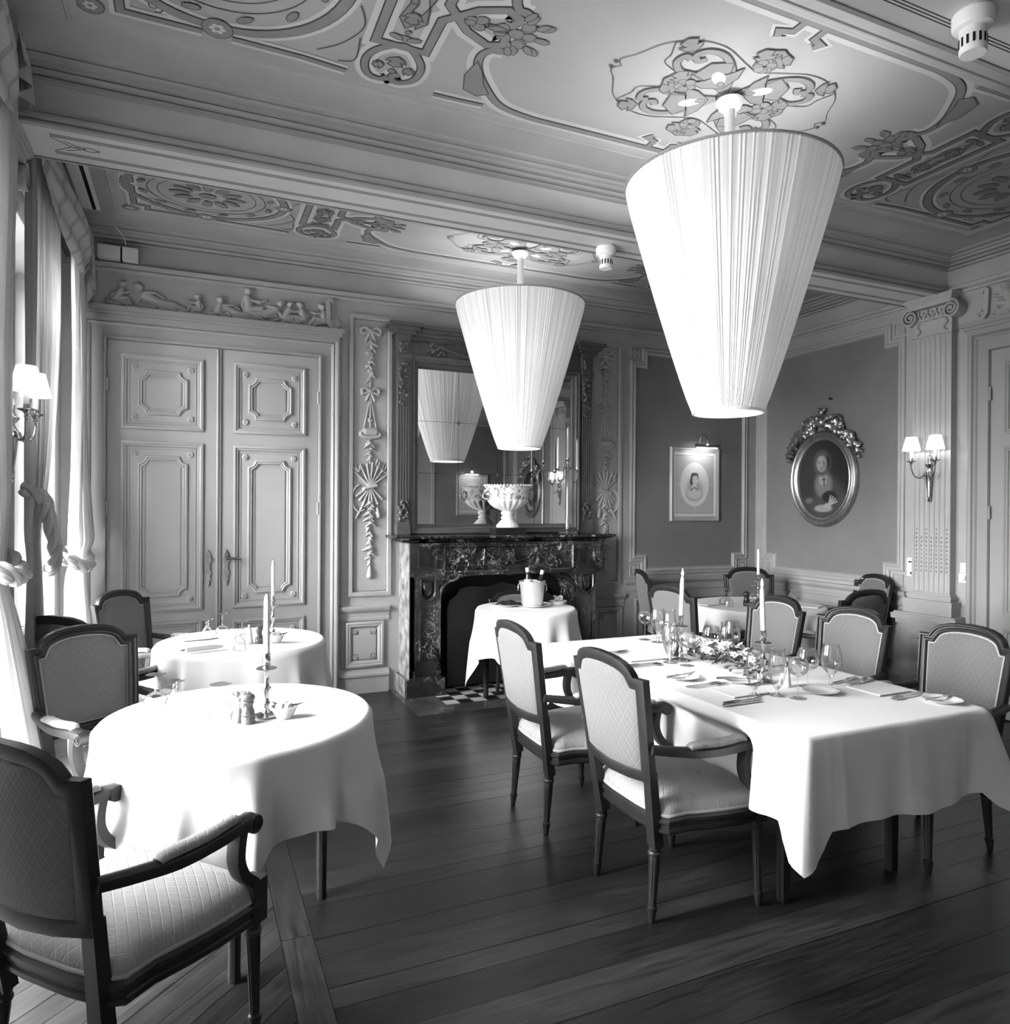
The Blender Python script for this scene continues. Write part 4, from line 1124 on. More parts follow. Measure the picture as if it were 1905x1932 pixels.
for s in (-1, 1):
    p = smooth([(0, 0, .56), (.025*s, 0, .605), (.052*s, 0, .58), (.058*s, 0, .50), (.085*s, 0, .475), (.112*s, 0, .50), (.115*s, 0, .58)], 5)
    MB().tube(p, .006, 8).lathe([(.006, .575), (.022, .582), (.024, .588), (.013, .592), (.013, .612), (0, .612)], 12, (.115*s, 0, 0)).build('arm', 'silver', cb)
def taper(x, z0, h, par): MB().lathe([(.0105, z0), (.0105, z0+h-.03), (.007, z0+h-.008), (.002, z0+h), (0, z0+h)], 12, (x, 0, 0)).build('candle', 'wax', par)
taper(0, .70, .27, cb); taper(.115, .612, .26, cb); taper(-.115, .612, .265, cb)

# ------------------------------------------------------------------ pictures
def painted(nx, ny, P, W, Hh, fn, mask, name, mt, parent):
    vs = []; cs = []; idx = {}; fs = []
    for j in range(ny+1):
        for i in range(nx+1):
            vs.append(P((i/nx-.5)*W, (j/ny-.5)*Hh)); cs.append(fn(i/nx, j/ny))
    for j in range(ny):
        for i in range(nx):
            if mask and not mask((i+.5)/nx, (j+.5)/ny): continue
            fs.append((j*(nx+1)+i, j*(nx+1)+i+1, (j+1)*(nx+1)+i+1, (j+1)*(nx+1)+i))
    me = bpy.data.meshes.new(name); me.from_pydata(vs, [], fs)
    at = me.color_attributes.new('Col', 'FLOAT_COLOR', 'POINT')
    at.data.foreach_set('color', [v for c in cs for v in (c, c, c, 1.0)])
    me.materials.append(M_[mt]); o = bpy.data.objects.new(name, me); COL.objects.link(o); o.parent = parent
    return o
def sm(d, a=.0, b=.05): 
    t_ = min(max((d-a)/(b-a), 0), 1); return t_*t_*(3-2*t_)
def el(u, v, cx, cy, rx, ry): return sqrt(((u-cx)/rx)**2+((v-cy)/ry)**2)
def mixv(a, b, t_): return a+(b-a)*t_
def lady_print(u, v):
    c = .42
    if min(u, 1-u, v, 1-v) < .05: c = .62
    if abs(min(u, 1-u, v, 1-v)-.055) < .008: c = .25
    if abs(u-.5) < .006 or abs(v-.5) < .006: c = .6
    e = el(u, v, .5, .50, .34, .335)
    c = mixv(.68, c, sm(e, .985, 1.0)); c = mixv(c, .60, 1-sm(abs(e-1.0), .0, .03)) if e > .97 else c
    vg = el(u, v, .5, .42, .25, .21); c = mixv(.36, c, sm(vg, .4, 1.15)) if e < 1 else c
    c = mixv(.30, c, sm(el(u, v, .49, .345, .215, .105), .85, 1.0))
    c = mixv(.56, c, sm(el(u, v, .49, .355, .20, .10), .80, 1.0))
    c = mixv(.60, c, sm(el(u, v, .495, .46, .06, .075), .8, 1.0))
    if abs(v-(.455-.5*abs(u-.495))) < .010 and abs(u-.495) < .10: c = .10
    c = mixv(.07, c, sm(el(u, v, .50, .605, .105, .082), .85, 1.0)); c = mixv(.08, c, sm(el(u, v, .425, .545, .045, .065), .8, 1.0))
    c = mixv(.60, c, sm(el(u, v, .515, .572, .074, .078), .85, 1.0))
    c = mixv(.09, c, sm(el(u, v, .50, .655, .10, .030), .7, 1.0))
    for ex in (.492, .548): c = mixv(.10, c, sm(el(u, v, ex, .588, .018, .008), .5, 1.0)); c = mixv(.16, c, sm(el(u, v, ex, .606, .022, .004), .5, 1.0))
    c = mixv(.18, c, sm(el(u, v, .525, .530, .020, .006), .5, 1.0)); c = mixv(.38, c, sm(el(u, v, .528, .558, .010, .018), .4, 1.0))
    return max(c, .02)
def lady_oil(u, v):
    c = .020+.022*max(0, 1-el(u, v, .3, .55, .5, .5))
    c = mixv(.055, c, sm(el(u, v, .48, .15, .52, .46), .7, 1.05))                     # dress
    c = mixv(.035, c, sm(el(u, v, .18, .38, .2, .28), .5, 1.1))
    c = mixv(.17, c, sm(el(u, v, .50, .43, .20, .20), .55, 1.05))                     # shawl and chest
    c = mixv(.30, c, sm(el(u, v, .49, .50, .10, .12), .5, 1.0))
    c = mixv(.022, c, sm(el(u, v, .62, .27, .17, .09), .7, 1.0))                      # fan
    c = mixv(.085, c, sm(el(u, v, .475, .70, .185, .185), .75, 1.05))                 # veil
    c = mixv(.02, c, sm(el(u, v, .58, .71, .05, .12), .4, 1.1))
    c = mixv(.31, c, sm(el(u, v, .465, .695, .112, .118), .75, 1.0))                  # face
    c = mixv(.20, c, sm(el(u, v, .52, .67, .06, .09), .2, 1.1))
    c = mixv(.36, c, sm(el(u, v, .44, .755, .06, .04), .2, 1.0))
    for ex in (.415, .505): c = mixv(.05, c, sm(el(u, v, ex, .705, .028, .011), .4, 1.0)); c = mixv(.10, c, sm(el(u, v, ex, .732, .034, .006), .4, 1.0))
    c = mixv(.11, c, sm(el(u, v, .455, .625, .032, .009), .4, 1.0)); c = mixv(.42, c, sm(el(u, v, .452, .675, .010, .03), .3, 1.0)); c = mixv(.13, c, sm(el(u, v, .458, .648, .02, .008), .4, 1.0))
    if abs(u-.51) < .010 and .40 < v < .53: c = .02
    if abs(v-.49) < .008 and abs(u-.51) < .042: c = .02
    c = mixv(.26, c, sm(el(u, v, .50, .12, .20, .055), .7, 1.0))                      # sleeve, hand and fingers
    for k in range(4):
        a = radians(25+17*k)
        for q in range(8): c = mixv(.32, c, sm(el(u, v, .60+.024*q*cos(a), .155+.018*q*sin(a), .020, .014), .5, 1.0))
    c = mixv(.31, c, sm(el(u, v, .58, .15, .08, .045), .6, 1.0))
    c = mixv(.12, c, sm(el(u, v, .22, .22, .10, .05), .5, 1.0))
    return c
def print_picture(loc, rz, label):
    t = thing('framed_print', loc, rz, label, 'picture')
    W, Hh = .56, .70
    MB().frame(rect(-W/2-.03, W/2+.03, -Hh/2-.03, Hh/2+.03), [(0, .002), (0, .022), (.010, .032), (.022, .028), (.034, .018), (.046, .020), (.05, .014), (.05, .004)], PW, loop=True).build('picture_frame', 'frame_silver', t)
    painted(90, 110, lambda x, z: (x, -.012, z), W-.03, Hh-.03, lady_print, None, 'printed_portrait', 'print', t)
    lp = MB(); pz = Hh/2+.03
    lp.tube(smooth([(.06, -.02, pz-.01), (.06, -.015, pz+.07), (.06, -.06, pz+.13), (.06, -.13, pz+.10), (.06, -.14, pz+.02)], 5), .005, 8); lp.build('lamp_arm', 'brass', t)
    hd = MB(); hd.tube([(-.09, -.14, pz+.01), (.21, -.14, pz+.01)], .017, 10); hd.build('lamp_head', 'brass', t)
    MB().tube([(-.07, -.132, pz-.009), (.19, -.132, pz-.009)], .006, 8).build('lamp_tube', 'bulb', t)
    ld = bpy.data.lights.new('picture_light', 'AREA'); ld.shape = 'RECTANGLE'; ld.size = .28; ld.size_y = .02; ld.energy = .8
    o = bpy.data.objects.new('picture_light', ld); COL.objects.link(o); o.parent = t; o.location = (.06, -.125, pz-.02); o.rotation_euler = (radians(38), 0, 0)
    point_light('picture_light', (.06, -.15, pz+.03), .12, .02, t)
    return t
pr0 = print_picture((4.772, YB-.004, 1.822), 0, 'pale framed print of a seated woman under a picture lamp')
KIDS_L = {}
def dup_light(root, loc, rz, label): return dup(root, loc, rz, label)
dup(pr0, (4.772, YF+.004, 1.822), pi, 'framed print under a picture lamp, seen only in the mirror')
def oval(rx, rz_, n=48): return [(rx*cos(2*pi*i/n), rz_*sin(2*pi*i/n)) for i in range(n)]
def oval_portrait(loc, rz, label):
    t = thing('oval_portrait', loc, rz, label, 'picture')
    MB().frame(oval(.40, .465), [(0, .0), (0, .022), (.012, .038), (.026, .046), (.04, .038), (.055, .042), (.066, .030), (.085, .024), (.092, .028), (.10, .016), (.102, .006)], PW).build('oval_frame', 'gilt', t, ang=40)
    painted(110, 130, lambda x, z: (x, -.012, z), .62, .75, lady_oil, lambda u, v: el(u, v, .5, .5, .497, .497) < 1, 'oil_portrait', 'paint', t)
    R = random.Random(4); cr = MB()
    for sg in (-1, 1):
        for i in range(46):
            f_ = (i/45)**.9; a = radians(90+sg*(4+60*f_)); k = 1.06+R.uniform(-.07, .16)*(1-.55*f_)
            x, z = .405*cos(a)*k, .470*sin(a)*k
            d = a+sg*R.uniform(-.6, 2.2); L = R.uniform(.05, .095)*(1-.35*f_)
            p = [(x, -.030, z), (x+cos(d)*L*.5, -.055-R.random()*.03, z+sin(d)*L*.5), (x+cos(d+.7*sg)*L, -.045, z+sin(d+.7*sg)*L)]
            cr.sweep(smooth(p, 3), [(-.020, -.004), (0, -.010), (.020, -.004), (.020, .004), (0, .010), (-.020, .004)], side=(0, 0, 1), scale=[.6, .9, 1.1, 1.1, .9, .6, .2])
    for x, z, r in ((0, .545, .05), (-.055, .585, .032), (.06, .575, .032), (0, .64, .034), (-.03, .665, .02), (.035, .66, .02), (-.12, .545, .034), (.13, .535, .034), (-.21, .485, .030), (.22, .475, .030), (-.31, .375, .030), (.32, .37, .030), (-.38, .27, .026), (.39, .26, .026), (-.42, .2, .018), (.42, .19, .018)):
        cr.ball((x, -.050, z), r, 8, (1, .7, 1))
    cr.tube(smooth([(-.14, -.04, .47), (-.11, -.055, .60), (0, -.06, .51), (.11, -.055, .60), (.14, -.04, .47)], 5), .014, 8)
    for sg in (-1, 1): cr.tube([(q[0]*sg, -.05, q[1]) for q in curl(.185, .535, .068, .012, 200, -420, 18)], .012, 8); cr.tube([(q[0]*sg, -.05, q[1]) for q in curl(.335, .375, .055, .010, 150, -400, 16)], .010, 8)
    cr.build('carved_crest', 'gilt', t, ang=50)
    return t
ov0 = oval_portrait((XR-.004, 5.077, 1.865), -pi/2, 'dark oval oil portrait of a woman in a gilt frame with carved crest')
dup(ov0, (XR-.004, .40, 1.865), -pi/2, 'gilt oval portrait seen only as a reflection in the overmantel mirror')

# ------------------------------------------------------------------ small fittings
def smoke(x, y, label):
    t = thing('smoke_detector', (x, y, 3.297), 0, label, 'smoke detector', 'smoke detectors on the ceiling beams')
    MB().lathe([(.0, -.145), (.040, -.145), (.043, -.138), (.043, -.062), (.060, -.055), (.066, -.045), (.066, -.008), (.060, 0), (0, 0)], 28).build('body', 'white', t)
    sl = MB()
    for i in range(14):
        a = 2*pi*i/14; T = Matrix.Rotation(a, 4, 'Z')
        sl.add([tuple(T @ Vector(p)) for p in [(.0425, -.004, -.122), (.0425, .004, -.122), (.0425, .004, -.090), (.0425, -.004, -.090), (.0438, -.004, -.122), (.0438, .004, -.122), (.0438, .004, -.090), (.0438, -.004, -.090)]], [(4, 5, 6, 7), (0, 1, 5, 4), (2, 3, 7, 6), (1, 2, 6, 5), (0, 4, 7, 3)])
    sl.build('vent_slots', 'slot', t, ang=0)
    return t
sm0 = smoke(2.52, 4.085, 'white smoke detector on the beam beside the nearer cone lamp')
dup(sm0, (2.50, 1.64, 3.297), .2, 'white smoke detector at the top right corner of the picture')
jb = thing('junction_box', (-.47, YB-.03, 3.36), 0, 'white two part box with a thin cable above the overdoor relief', 'box')
MB().box(-.145, .0, -.05, .028, .0, .095).build('box_cover', 'white', jb, ang=0); MB().box(.012, .115, -.05, .028, .0, .095).build('box_cover', 'white', jb, ang=0)
MB().box(-.002, .014, -.046, .028, .0, .09).build('dark_gap', 'slot', jb, ang=0)
MB().tube(smooth([(.03, -.0, .095), (.03, -.03, .15), (.0, -.06, .19), (-.03, -.10, .215)], 4), .003, 6).build('cable', 'white', jb)
ac = thing('air_diffuser', (-.60, 5.10, 3.588), 0, 'white slot air diffuser in the cove above the striped valance', 'vent')
MB().box(-.078, -.012, -.62, .50, -.012, -.001).box(.012, .035, -.62, .50, -.012, -.001).build('diffuser_plate', 'white', ac, ang=0)
MB().box(-.012, .012, -.62, .50, -.008, -.003).build('dark_slot', 'slot', ac, ang=0)
def plate(nm, y, z, wd, ht, label, cat, dial, grp=None):
    t = thing(nm, (XR-.001, y, z), -pi/2, label, cat, grp)
    MB().box(-wd/2, wd/2, -.016, 0, -ht/2, ht/2).build('cover', 'white', t, ang=0)
    if dial: MB().lathe([(0, 0), (.022, 0), (.020, .016), (0, .016)], 20, T=Matrix.Translation((0, -.016, 0)) @ Matrix.Rotation(radians(90), 4, 'X')).build('dial', 'white', t)
    else:
        MB().box(-.028, .028, -.018, -.015, ht*.24, ht*.32).build('display_slot', 'slot', t, ang=0)
        MB().lathe([(0, 0), (.010, 0), (.010, .006), (0, .006)], 12, (.0, 0, -ht*.33), T=Matrix.Translation((0, -.016, 0)) @ Matrix.Rotation(radians(90), 4, 'X')).build('knob', 'slot', t)
    return t
plate('dimmer_switch', 3.695, 1.112, .075, .075, 'white square dimmer beside the door frame, upper of the pair', 'switch', True, 'dimmers beside the right pilaster')
plate('dimmer_switch', 3.705, 1.032, .075, .075, 'white square dimmer beside the door frame, lower of the pair', 'switch', True, 'dimmers beside the right pilaster')
plate('thermostat', 4.150, 1.085, .085, .155, 'white thermostat plate with dark slot left of the fluted pilaster', 'thermostat', False)
nl = thing('wall_nail', (XR-.006, 4.99, 2.62), -pi/2, 'small dark nail in the wall above the oval portrait', 'nail')
MB().tube([(0, .004, 0), (0, -.03, .004)], .006, 8).lathe([(0, 0), (.012, 0), (.012, .004), (0, .004)], 10, T=Matrix.Translation((0, -.03, .004)) @ Matrix.Rotation(radians(90), 4, 'X')).build('nail_body', 'black', nl)

# ------------------------------------------------------------------ drapes
def drape(rows, ncol, nf, amp, seed, mt, name, parent, thick=.0):
    """rows: (z, y0, y1, x, fold amount); cloth hung along the window wall"""
    R = random.Random(seed); ph = R.uniform(0, 6); mb = MB()
    rows = smooth(rows, 5)
    wv = [(sin(2*pi*nf*j/ncol+ph)+.45*sin(2*pi*nf*2.13*j/ncol+ph*2)+.3*sin(2*pi*nf*.41*j/ncol+1+ph)) for j in range(ncol+1)]
    for i, (z, y0, y1, x, k) in enumerate(rows):
        for j in range(ncol+1):
            t = j/ncol; sh = .12*sin(z*1.7+j*.05)
            a = amp*k*(wv[j]+.15*sin(z*5+j*.4))
            mb.v.append((x+a, y0+(y1-y0)*t+amp*k*.5*sin(2*pi*nf*j/ncol+ph+1.2), z))
    n = ncol+1
    mb.f = [(i*n+j, i*n+j+1, (i+1)*n+j+1, (i+1)*n+j) for i in range(len(rows)-1) for j in range(ncol)]
    return mb.build(name, mt, parent, ang=180, recalc=False)
def braid(pts, r, name, mt, parent):
    pts = smooth(pts, 7); L = len(pts)
    for s in range(3):
        mb = MB(); q = []
        for i, p in enumerate(pts):
            a = i*.42+2*pi*s/3
            t = (Vector(pts[min(i+1, L-1)])-Vector(pts[max(i-1, 0)])).normalized()
            u = t.cross(Vector((1, 0, 0))); u = u.normalized() if u.length > .1 else Vector((0, 1, 0)); v = t.cross(u)
            q.append(Vector(p)+(u*cos(a)+v*sin(a))*r*.55)
        mb.tube(q, [r*(.62+.12*sin(i*.9+s)) for i in range(L)], 8).build('tieback_strand', mt, parent)
c1 = thing('curtain', (0, 0, 0), 0, 'grey tied back curtain hanging beside the sconce, left side of the far window', 'curtain')
drape([(3.42, 4.20, 5.08, -.73, 1), (2.8, 4.20, 5.06, -.73, 1), (2.3, 4.20, 5.00, -.73, 1), (1.9, 4.20, 4.86, -.73, .95), (1.62, 4.20, 4.68, -.73, .8), (1.42, 4.20, 4.52, -.735, .6), (1.25, 4.22, 4.50, -.73, .55), (.9, 4.21, 4.58, -.73, .8), (.4, 4.21, 4.62, -.73, 1), (.02, 4.21, 4.64, -.73, 1)], 120, 11, .020, 1, 'curtain', 'drape', c1)
braid([(-.76, 4.22, 1.64), (-.68, 4.24, 1.60), (-.665, 4.32, 1.50), (-.655, 4.42, 1.36), (-.66, 4.50, 1.26), (-.70, 4.58, 1.21), (-.80, 4.60, 1.24)], .032, 'tieback', 'curtain', c1)
c2 = thing('curtain', (0, 0, 0), 0, 'white sunlit curtain gathered in a knot next to the double door', 'curtain')
drape([(3.30, 5.58, 5.86, -.705, .8), (2.6, 5.58, 5.87, -.70, .8), (1.9, 5.54, 5.87, -.69, .9), (1.5, 5.42, 5.87, -.68, 1.3), (1.32, 5.32, 5.85, -.67, 1.4), (1.20, 5.36, 5.82, -.69, .7), (1.05, 5.24, 5.87, -.69, .9), (.6, 5.12, 5.92, -.66, 1.1), (.02, 5.08, 5.94, -.64, 1.2)], 100, 7, .024, 5, 'drape2', 'drape', c2)
braid([(-.80, 5.20, 1.26), (-.70, 5.22, 1.22), (-.64, 5.42, 1.16), (-.63, 5.62, 1.16), (-.66, 5.80, 1.22), (-.78, 5.88, 1.28)], .036, 'tieback', 'drape2', c2)
c3 = thing('curtain', (0, 0, 0), 0, 'pale curtain sweeping to the floor at the left edge, near window', 'curtain')
drape([(3.5, 3.22, 3.78, -.73, 1), (2.8, 3.24, 3.78, -.735, 1), (2.1, 3.30, 3.76, -.74, .9), (1.6, 3.42, 3.76, -.74, .8), (1.33, 3.52, 3.72, -.74, .6), (1.22, 3.50, 3.72, -.735, .5), (1.05, 3.42, 3.73, -.70, .8), (.7, 3.30, 3.74, -.64, 1), (.3, 3.2, 3.75, -.58, 1.1), (.02, 3.16, 3.76, -.56, 1.1)], 90, 6, .022, 8, 'drape2', 'drape', c3)
braid([(-.80, 3.74, 1.36), (-.72, 3.74, 1.32), (-.66, 3.66, 1.27), (-.655, 3.54, 1.26), (-.68, 3.46, 1.28), (-.78, 3.42, 1.32)], .036, 'tieback', 'curtain', c3)
c4 = thing('curtain', (0, 0, 0), 0, 'unseen heavy grey curtain added to shade the nearest armchair, camera side of the near window', 'curtain')  # out of view, added to keep window light off the nearest chair's back
drape([(3.4, 1.84, 2.40, -.74, 1), (2.2, 1.84, 2.34, -.74, 1), (1.6, 1.84, 2.2, -.74, .9), (1.3, 1.86, 2.10, -.74, .6), (1.05, 1.84, 2.22, -.70, .8), (.6, 1.82, 2.36, -.62, 1), (.02, 1.80, 2.44, -.56, 1)], 70, 7, .022, 12, 'curtain', 'drape', c4)
c5 = thing('curtain', (0, 0, 0), 0, 'unseen heavy grey curtain added to hold back light from the window beside the camera', 'curtain')  # unseen, added to block part of this window's light towards the nearest chair
drape([(3.4, .60, 1.40, -.74, 1), (2.2, .66, 1.40, -.74, 1), (1.3, .78, 1.40, -.73, 1), (1.05, .80, 1.42, -.70, 1), (.6, .84, 1.42, -.64, 1), (.02, .84, 1.42, -.60, 1)], 70, 7, .022, 14, 'curtain', 'drape', c5)
c6 = thing('added_sheer', (0, 0, 0), 0, 'unseen white sheer added to dim the window beside the camera', 'curtain')  # unseen cloth, added to soften and weaken the daylight of this window
drape([(3.4, -.36, 1.32, -.86, 1), (1.7, -.36, 1.32, -.86, 1), (.02, -.36, 1.32, -.86, 1)], 120, 16, .012, 17, 'sheer', 'drape', c6)
def valance(y0, y1, zt, drop, seed, label, x=-.70, tails=()):
    t = thing('valance', (0, 0, 0), 0, label, 'valance', 'striped swag valances over the windows')
    mb = MB(); nu, nv = 60, 22
    for j in range(nv+1):
        b = j/nv
        for i in range(nu+1):
            a = i/nu; sag = sin(pi*a)**.8
            z = zt-(drop*.62+drop*.55*sag)*b - .02*sin(9*a)*b
            fold = .016*sin(b*20+2.2*sag*b)*(.3+sag)
            mb.v.append((x+.015+.10*sag*sin(pi*b*.9)+fold*.6, y0+(y1-y0)*a, z))
    n = nu+1; mb.f = [(j*n+i, j*n+i+1, (j+1)*n+i+1, (j+1)*n+i) for j in range(nv) for i in range(nu)]
    mb.build('swag', 'stripe', t, ang=180, recalc=False)
    for e, sg, td in tails:
        mb = MB(); nu2, nv2 = 30, 14
        for j in range(nv2+1):
            b = j/nv2
            for i in range(nu2+1):
                a = i/nu2; L = td*(1.55-.75*a)
                mb.v.append((x+.06+.022*sin(a*15)*(.3+b), e+sg*.24*a*(1-.15*b), zt-L*b))
        n = nu2+1; mb.f = [(j*n+i, j*n+i+1, (j+1)*n+i+1, (j+1)*n+i) for j in range(nv2) for i in range(nu2)]
        mb.build('tail', 'stripe', t, ang=180, recalc=False)
    MB().box(x-.10, x+.03, y0-.03, y1+.03, zt-.03, zt+.01).build('pelmet_board', 'wall', t, ang=0)
    return t
valance(4.24, 5.86, 3.475, .36, 1, 'striped swag valance over the far window, beside the ceiling beam', tails=((5.86, -1, .27),))
valance(1.80, 3.66, 3.475, .36, 2, 'striped valance tail at the top left corner of the picture', tails=((3.66, -1, .14), (1.80, 1, .3)))

# ------------------------------------------------------------------ armchairs
def armchair(loc, rz, label, group):
    t = thing('armchair', loc, rz, label, 'chair', group)
    def bx(y, z):      # curved, raked back surface
        k = (z-.30)/.63; hw = .205+.045*k
        return -.205-.092*k-.032*(1-min(1, (y/hw))**2)
    PBk = lambda u, v, h: (bx(u, v)+h, u, v)
    # turned and fluted legs
    def leg(x, y, sx, sy, ztop, nm):
        pr = [(.011, 0), (.013, .012), (.017, .040), (.019, .045), (.019, .058), (.014, .062), (.0145, .07), (.0215, ztop-.045), (.0205, ztop-.038), (.025, ztop-.034), (.026, ztop-.026), (.022, ztop-.020), (.024, ztop)]
        pr2 = [(r, z) for r, z in pr]
        ex = [(.0145+.007*(i/5), .075+(ztop-.13)*i/5) for i in range(6)]
        pr2 = pr[:7]+ex+pr[7:]
        mb = MB().lathe(pr2, 32, mod=lambda a, z: 1-.13*max(0, cos(8*a)) if .072 < z < ztop-.05 else 1)
        mb.v = [(px+x+sx*(1-pz/ztop), py+y+sy*(1-pz/ztop), pz) for px, py, pz in mb.v]
        return mb
    for s in (-1, 1):
        m_ = leg(.225, s*.262, .004, s*.008, .335, 'leg')
        m_.box(.196, .254, s*.262-.029, s*.262+.029, .335, .462); m_.box(.252, .257, s*.262-.020, s*.262+.020, .350, .448)
        m_.build('leg', 'wood', t)
        m_ = leg(-.205, s*.184, -.020, s*.008, .285, 'leg')
        pts = [(-.205-.092*(z-.30)/.63, s*(.183+.045*(z-.30)/.63), z) for z in (.283, .34, .45, .575)]
        m_.sweep(pts, [(-.017, -.0225), (.019, -.0225), (.019, .0225), (-.017, .0225)], side=(1, 0, 0), scale=[1.12, 1.08, 1.0, .97])
        m_.build('leg', 'wood', t)
    # back frame
    top = [(.250, .930), (.200, .930), (.192, .944), (.178, .962), (.150, .980), (.110, .993), (.06, 1.0), (0, 1.003)]
    bot = [(.214, .465)]
    right = [(-a, b) for a, b in top]; path = [(.2215, .535), (.234, .70)]+top+[(-a, b) for a, b in reversed(top[:-1])]+[(-.234, .70), (-.2215, .535)]+[(-.11, .527), (0, .523), (.11, .527)]
    MB().frame(path, [(0, -.016), (0, .012), (.005, .018), (.012, .019), (.017, .012), (.022, .012), (.028, .018), (.036, .016), (.042, .008), (.044, .0), (.044, -.012), (.036, -.016), (.012, -.018)], PBk, loop=True).build('back_frame', 'wood', t, ang=30)
    inn = offset(path, .044); c = (0, .75)
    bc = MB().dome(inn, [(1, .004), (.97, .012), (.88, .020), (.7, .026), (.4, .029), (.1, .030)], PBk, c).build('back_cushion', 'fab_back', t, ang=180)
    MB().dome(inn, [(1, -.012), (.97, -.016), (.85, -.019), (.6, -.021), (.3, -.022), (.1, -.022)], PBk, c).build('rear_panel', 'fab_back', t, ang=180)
    MB().frame(offset(path, .043), [(0, .004), (.003, .011), (.009, .011), (.012, .006)], PBk).build('gimp', 'gimp', bc, ang=180)
    # seat
    pl = smooth([(-.215, -.205), (-.21, .205), (-.10, .245), (.05, .278), (.20, .290), (.245, .272), (.262, .14), (.268, 0), (.262, -.14), (.245, -.272), (.20, -.290), (.05, -.278), (-.10, -.245)], 3, True)
    MB().frame(pl, [(.05, .338), (.006, .338), (0, .345), (.0, .358), (.006, .362), (.006, .374), (-.002, .380), (-.002, .392), (.004, .398), (.012, .404), (.05, .404)], ID, loop=True).build('seat_rail', 'wood', t, ang=30)
    up = offset(pl, .010)
    ar = sum(pl[i][0]*pl[(i+1) % len(pl)][1]-pl[(i+1) % len(pl)][0]*pl[i][1] for i in range(len(pl)))
    up = offset(pl, .010 if ar > 0 else -.010)
    sc_ = MB().dome(up, [(1, .400), (1.005, .420), (.985, .438), (.94, .452), (.85, .466), (.68, .480), (.45, .489), (.2, .493), (.05, .494)], ID).build('seat_cushion', 'fab_seat_lit', t, ang=180)
    MB().frame(up, [(-.004, .402), (-.006, .408), (-.003, .414), (.002, .413)], ID).build('gimp', 'gimp', sc_, ang=180)
    # arms
    sec = [(-.017, -.020), (-.006, -.023), (.010, -.021), (.018, -.012), (.020, 0), (.018, .012), (.010, .021), (-.006, .023), (-.017, .020), (-.020, 0)]
    for s in (-1, 1):
        p = smooth([(-.262, s*.234, .668), (-.17, s*.254, .655), (-.06, s*.272, .643), (.06, s*.280, .645), (.14, s*.281, .652), (.195, s*.281, .648)], 5)
        a = MB().sweep(p, sec, side=(0, 0, 1), scale=[.85+.25*min(1, i/len(p)*1.5) for i in range(len(p))])
        a.lathe([(0, -.026), (.025, -.026), (.027, -.022), (.027, .022), (.025, .026), (0, .026)], 18, (.192, s*.281, .640), T=Matrix.Rotation(radians(90), 4, 'X'))
        a.tube([(.192+q[0], s*.281+s*.027, .640+q[1]) for q in curl(0, 0, .020, .004, 60, -520, 20)], .003, 5)
        sp = smooth([(.150, s*.281, .640), (.140, s*.281, .59), (.142, s*.279, .545), (.165, s*.275, .50), (.205, s*.268, .465), (.228, s*.264, .435)], 4)
        a.sweep(sp, [(-.016, -.021), (-.019, 0), (-.016, .021), (.014, .021), (.019, 0), (.014, -.021)], side=(1, 0, .3))
        ao = a.build('arm', 'wood', t, ang=40)
        pp = smooth([(-.115, s*.266, .664), (-.09, s*.268, .672), (.02, s*.278, .672), (.115, s*.281, .679), (.138, s*.281, .668)], 4)
        n = len(pp); sc = [.55+.45*sin(pi*min(max(i/(n-1), .04), .96))**.4 for i in range(n)]
        MB().sweep(pp, [(.013*sin(pi*k/7), .024*cos(pi*k/7)) for k in range(8)]+[(-.010, -.02), (-.010, .02)], side=(0, 0, 1), scale=sc).build('arm_pad', 'fab_seat_lit', ao, ang=60)
    return t
GA, GB, GC = 'armchairs by the window tables', 'armchairs along the long table', 'armchairs in the far right corner'
ch0 = armchair((-.169, 2.26, 0), radians(43.5), 'dark armchair nearest the camera, cut off by the bottom left corner', GA)
CH = [(-.265, 3.56, -54, 'armchair facing the camera behind the nearer round table, by the pale curtain', GA),
      (-.17, 5.19, -36, 'armchair in front of the double door at the far round table', GA),
      (-.42, 4.50, 52, 'black armchair back half hidden behind another chair at the left', GA),
      (1.818, 2.433, 1.2, 'armchair seen from behind in the middle foreground at the long table', GB),
      (1.786, 3.228, -.3, 'armchair seen from behind at the long table, nearer the fireplace', GB),
      (3.18, 3.549, 178, 'armchair facing left behind the tall candle, farthest along the long table', GB),
      (3.18, 2.958, 178, 'armchair facing left in the middle of the far side of the long table', GB),
      (3.16, 2.314, 174, 'armchair at the right edge of the picture beside the long table', GB),
      (3.56, 4.38, 6, 'armchair seen from behind between two candles, by the corner round table', GC),
      (4.16, 5.50, -20, 'dark narrow looking armchair beneath the framed print, at the corner table', GC),
      (4.90, 5.16, -110, 'armchair in the corner of the walls behind the corner round table', GC),
      (5.24, 4.56, 163, 'armchair against the right wall near the pilaster', GC),
      (4.40, 3.93, 91, 'black armchair back in shadow before the right wall chair', GC)]
for x, y, a, lab, g in CH: dup(ch0, (x, y, 0), radians(a), lab, g)
lc = dup(ch0, (2.585, 5.36, 0), radians(-92), 'low dark chair tucked behind the serving table in front of the hearth', 'chair at the serving table'); lc.scale = (1, 1, .845)

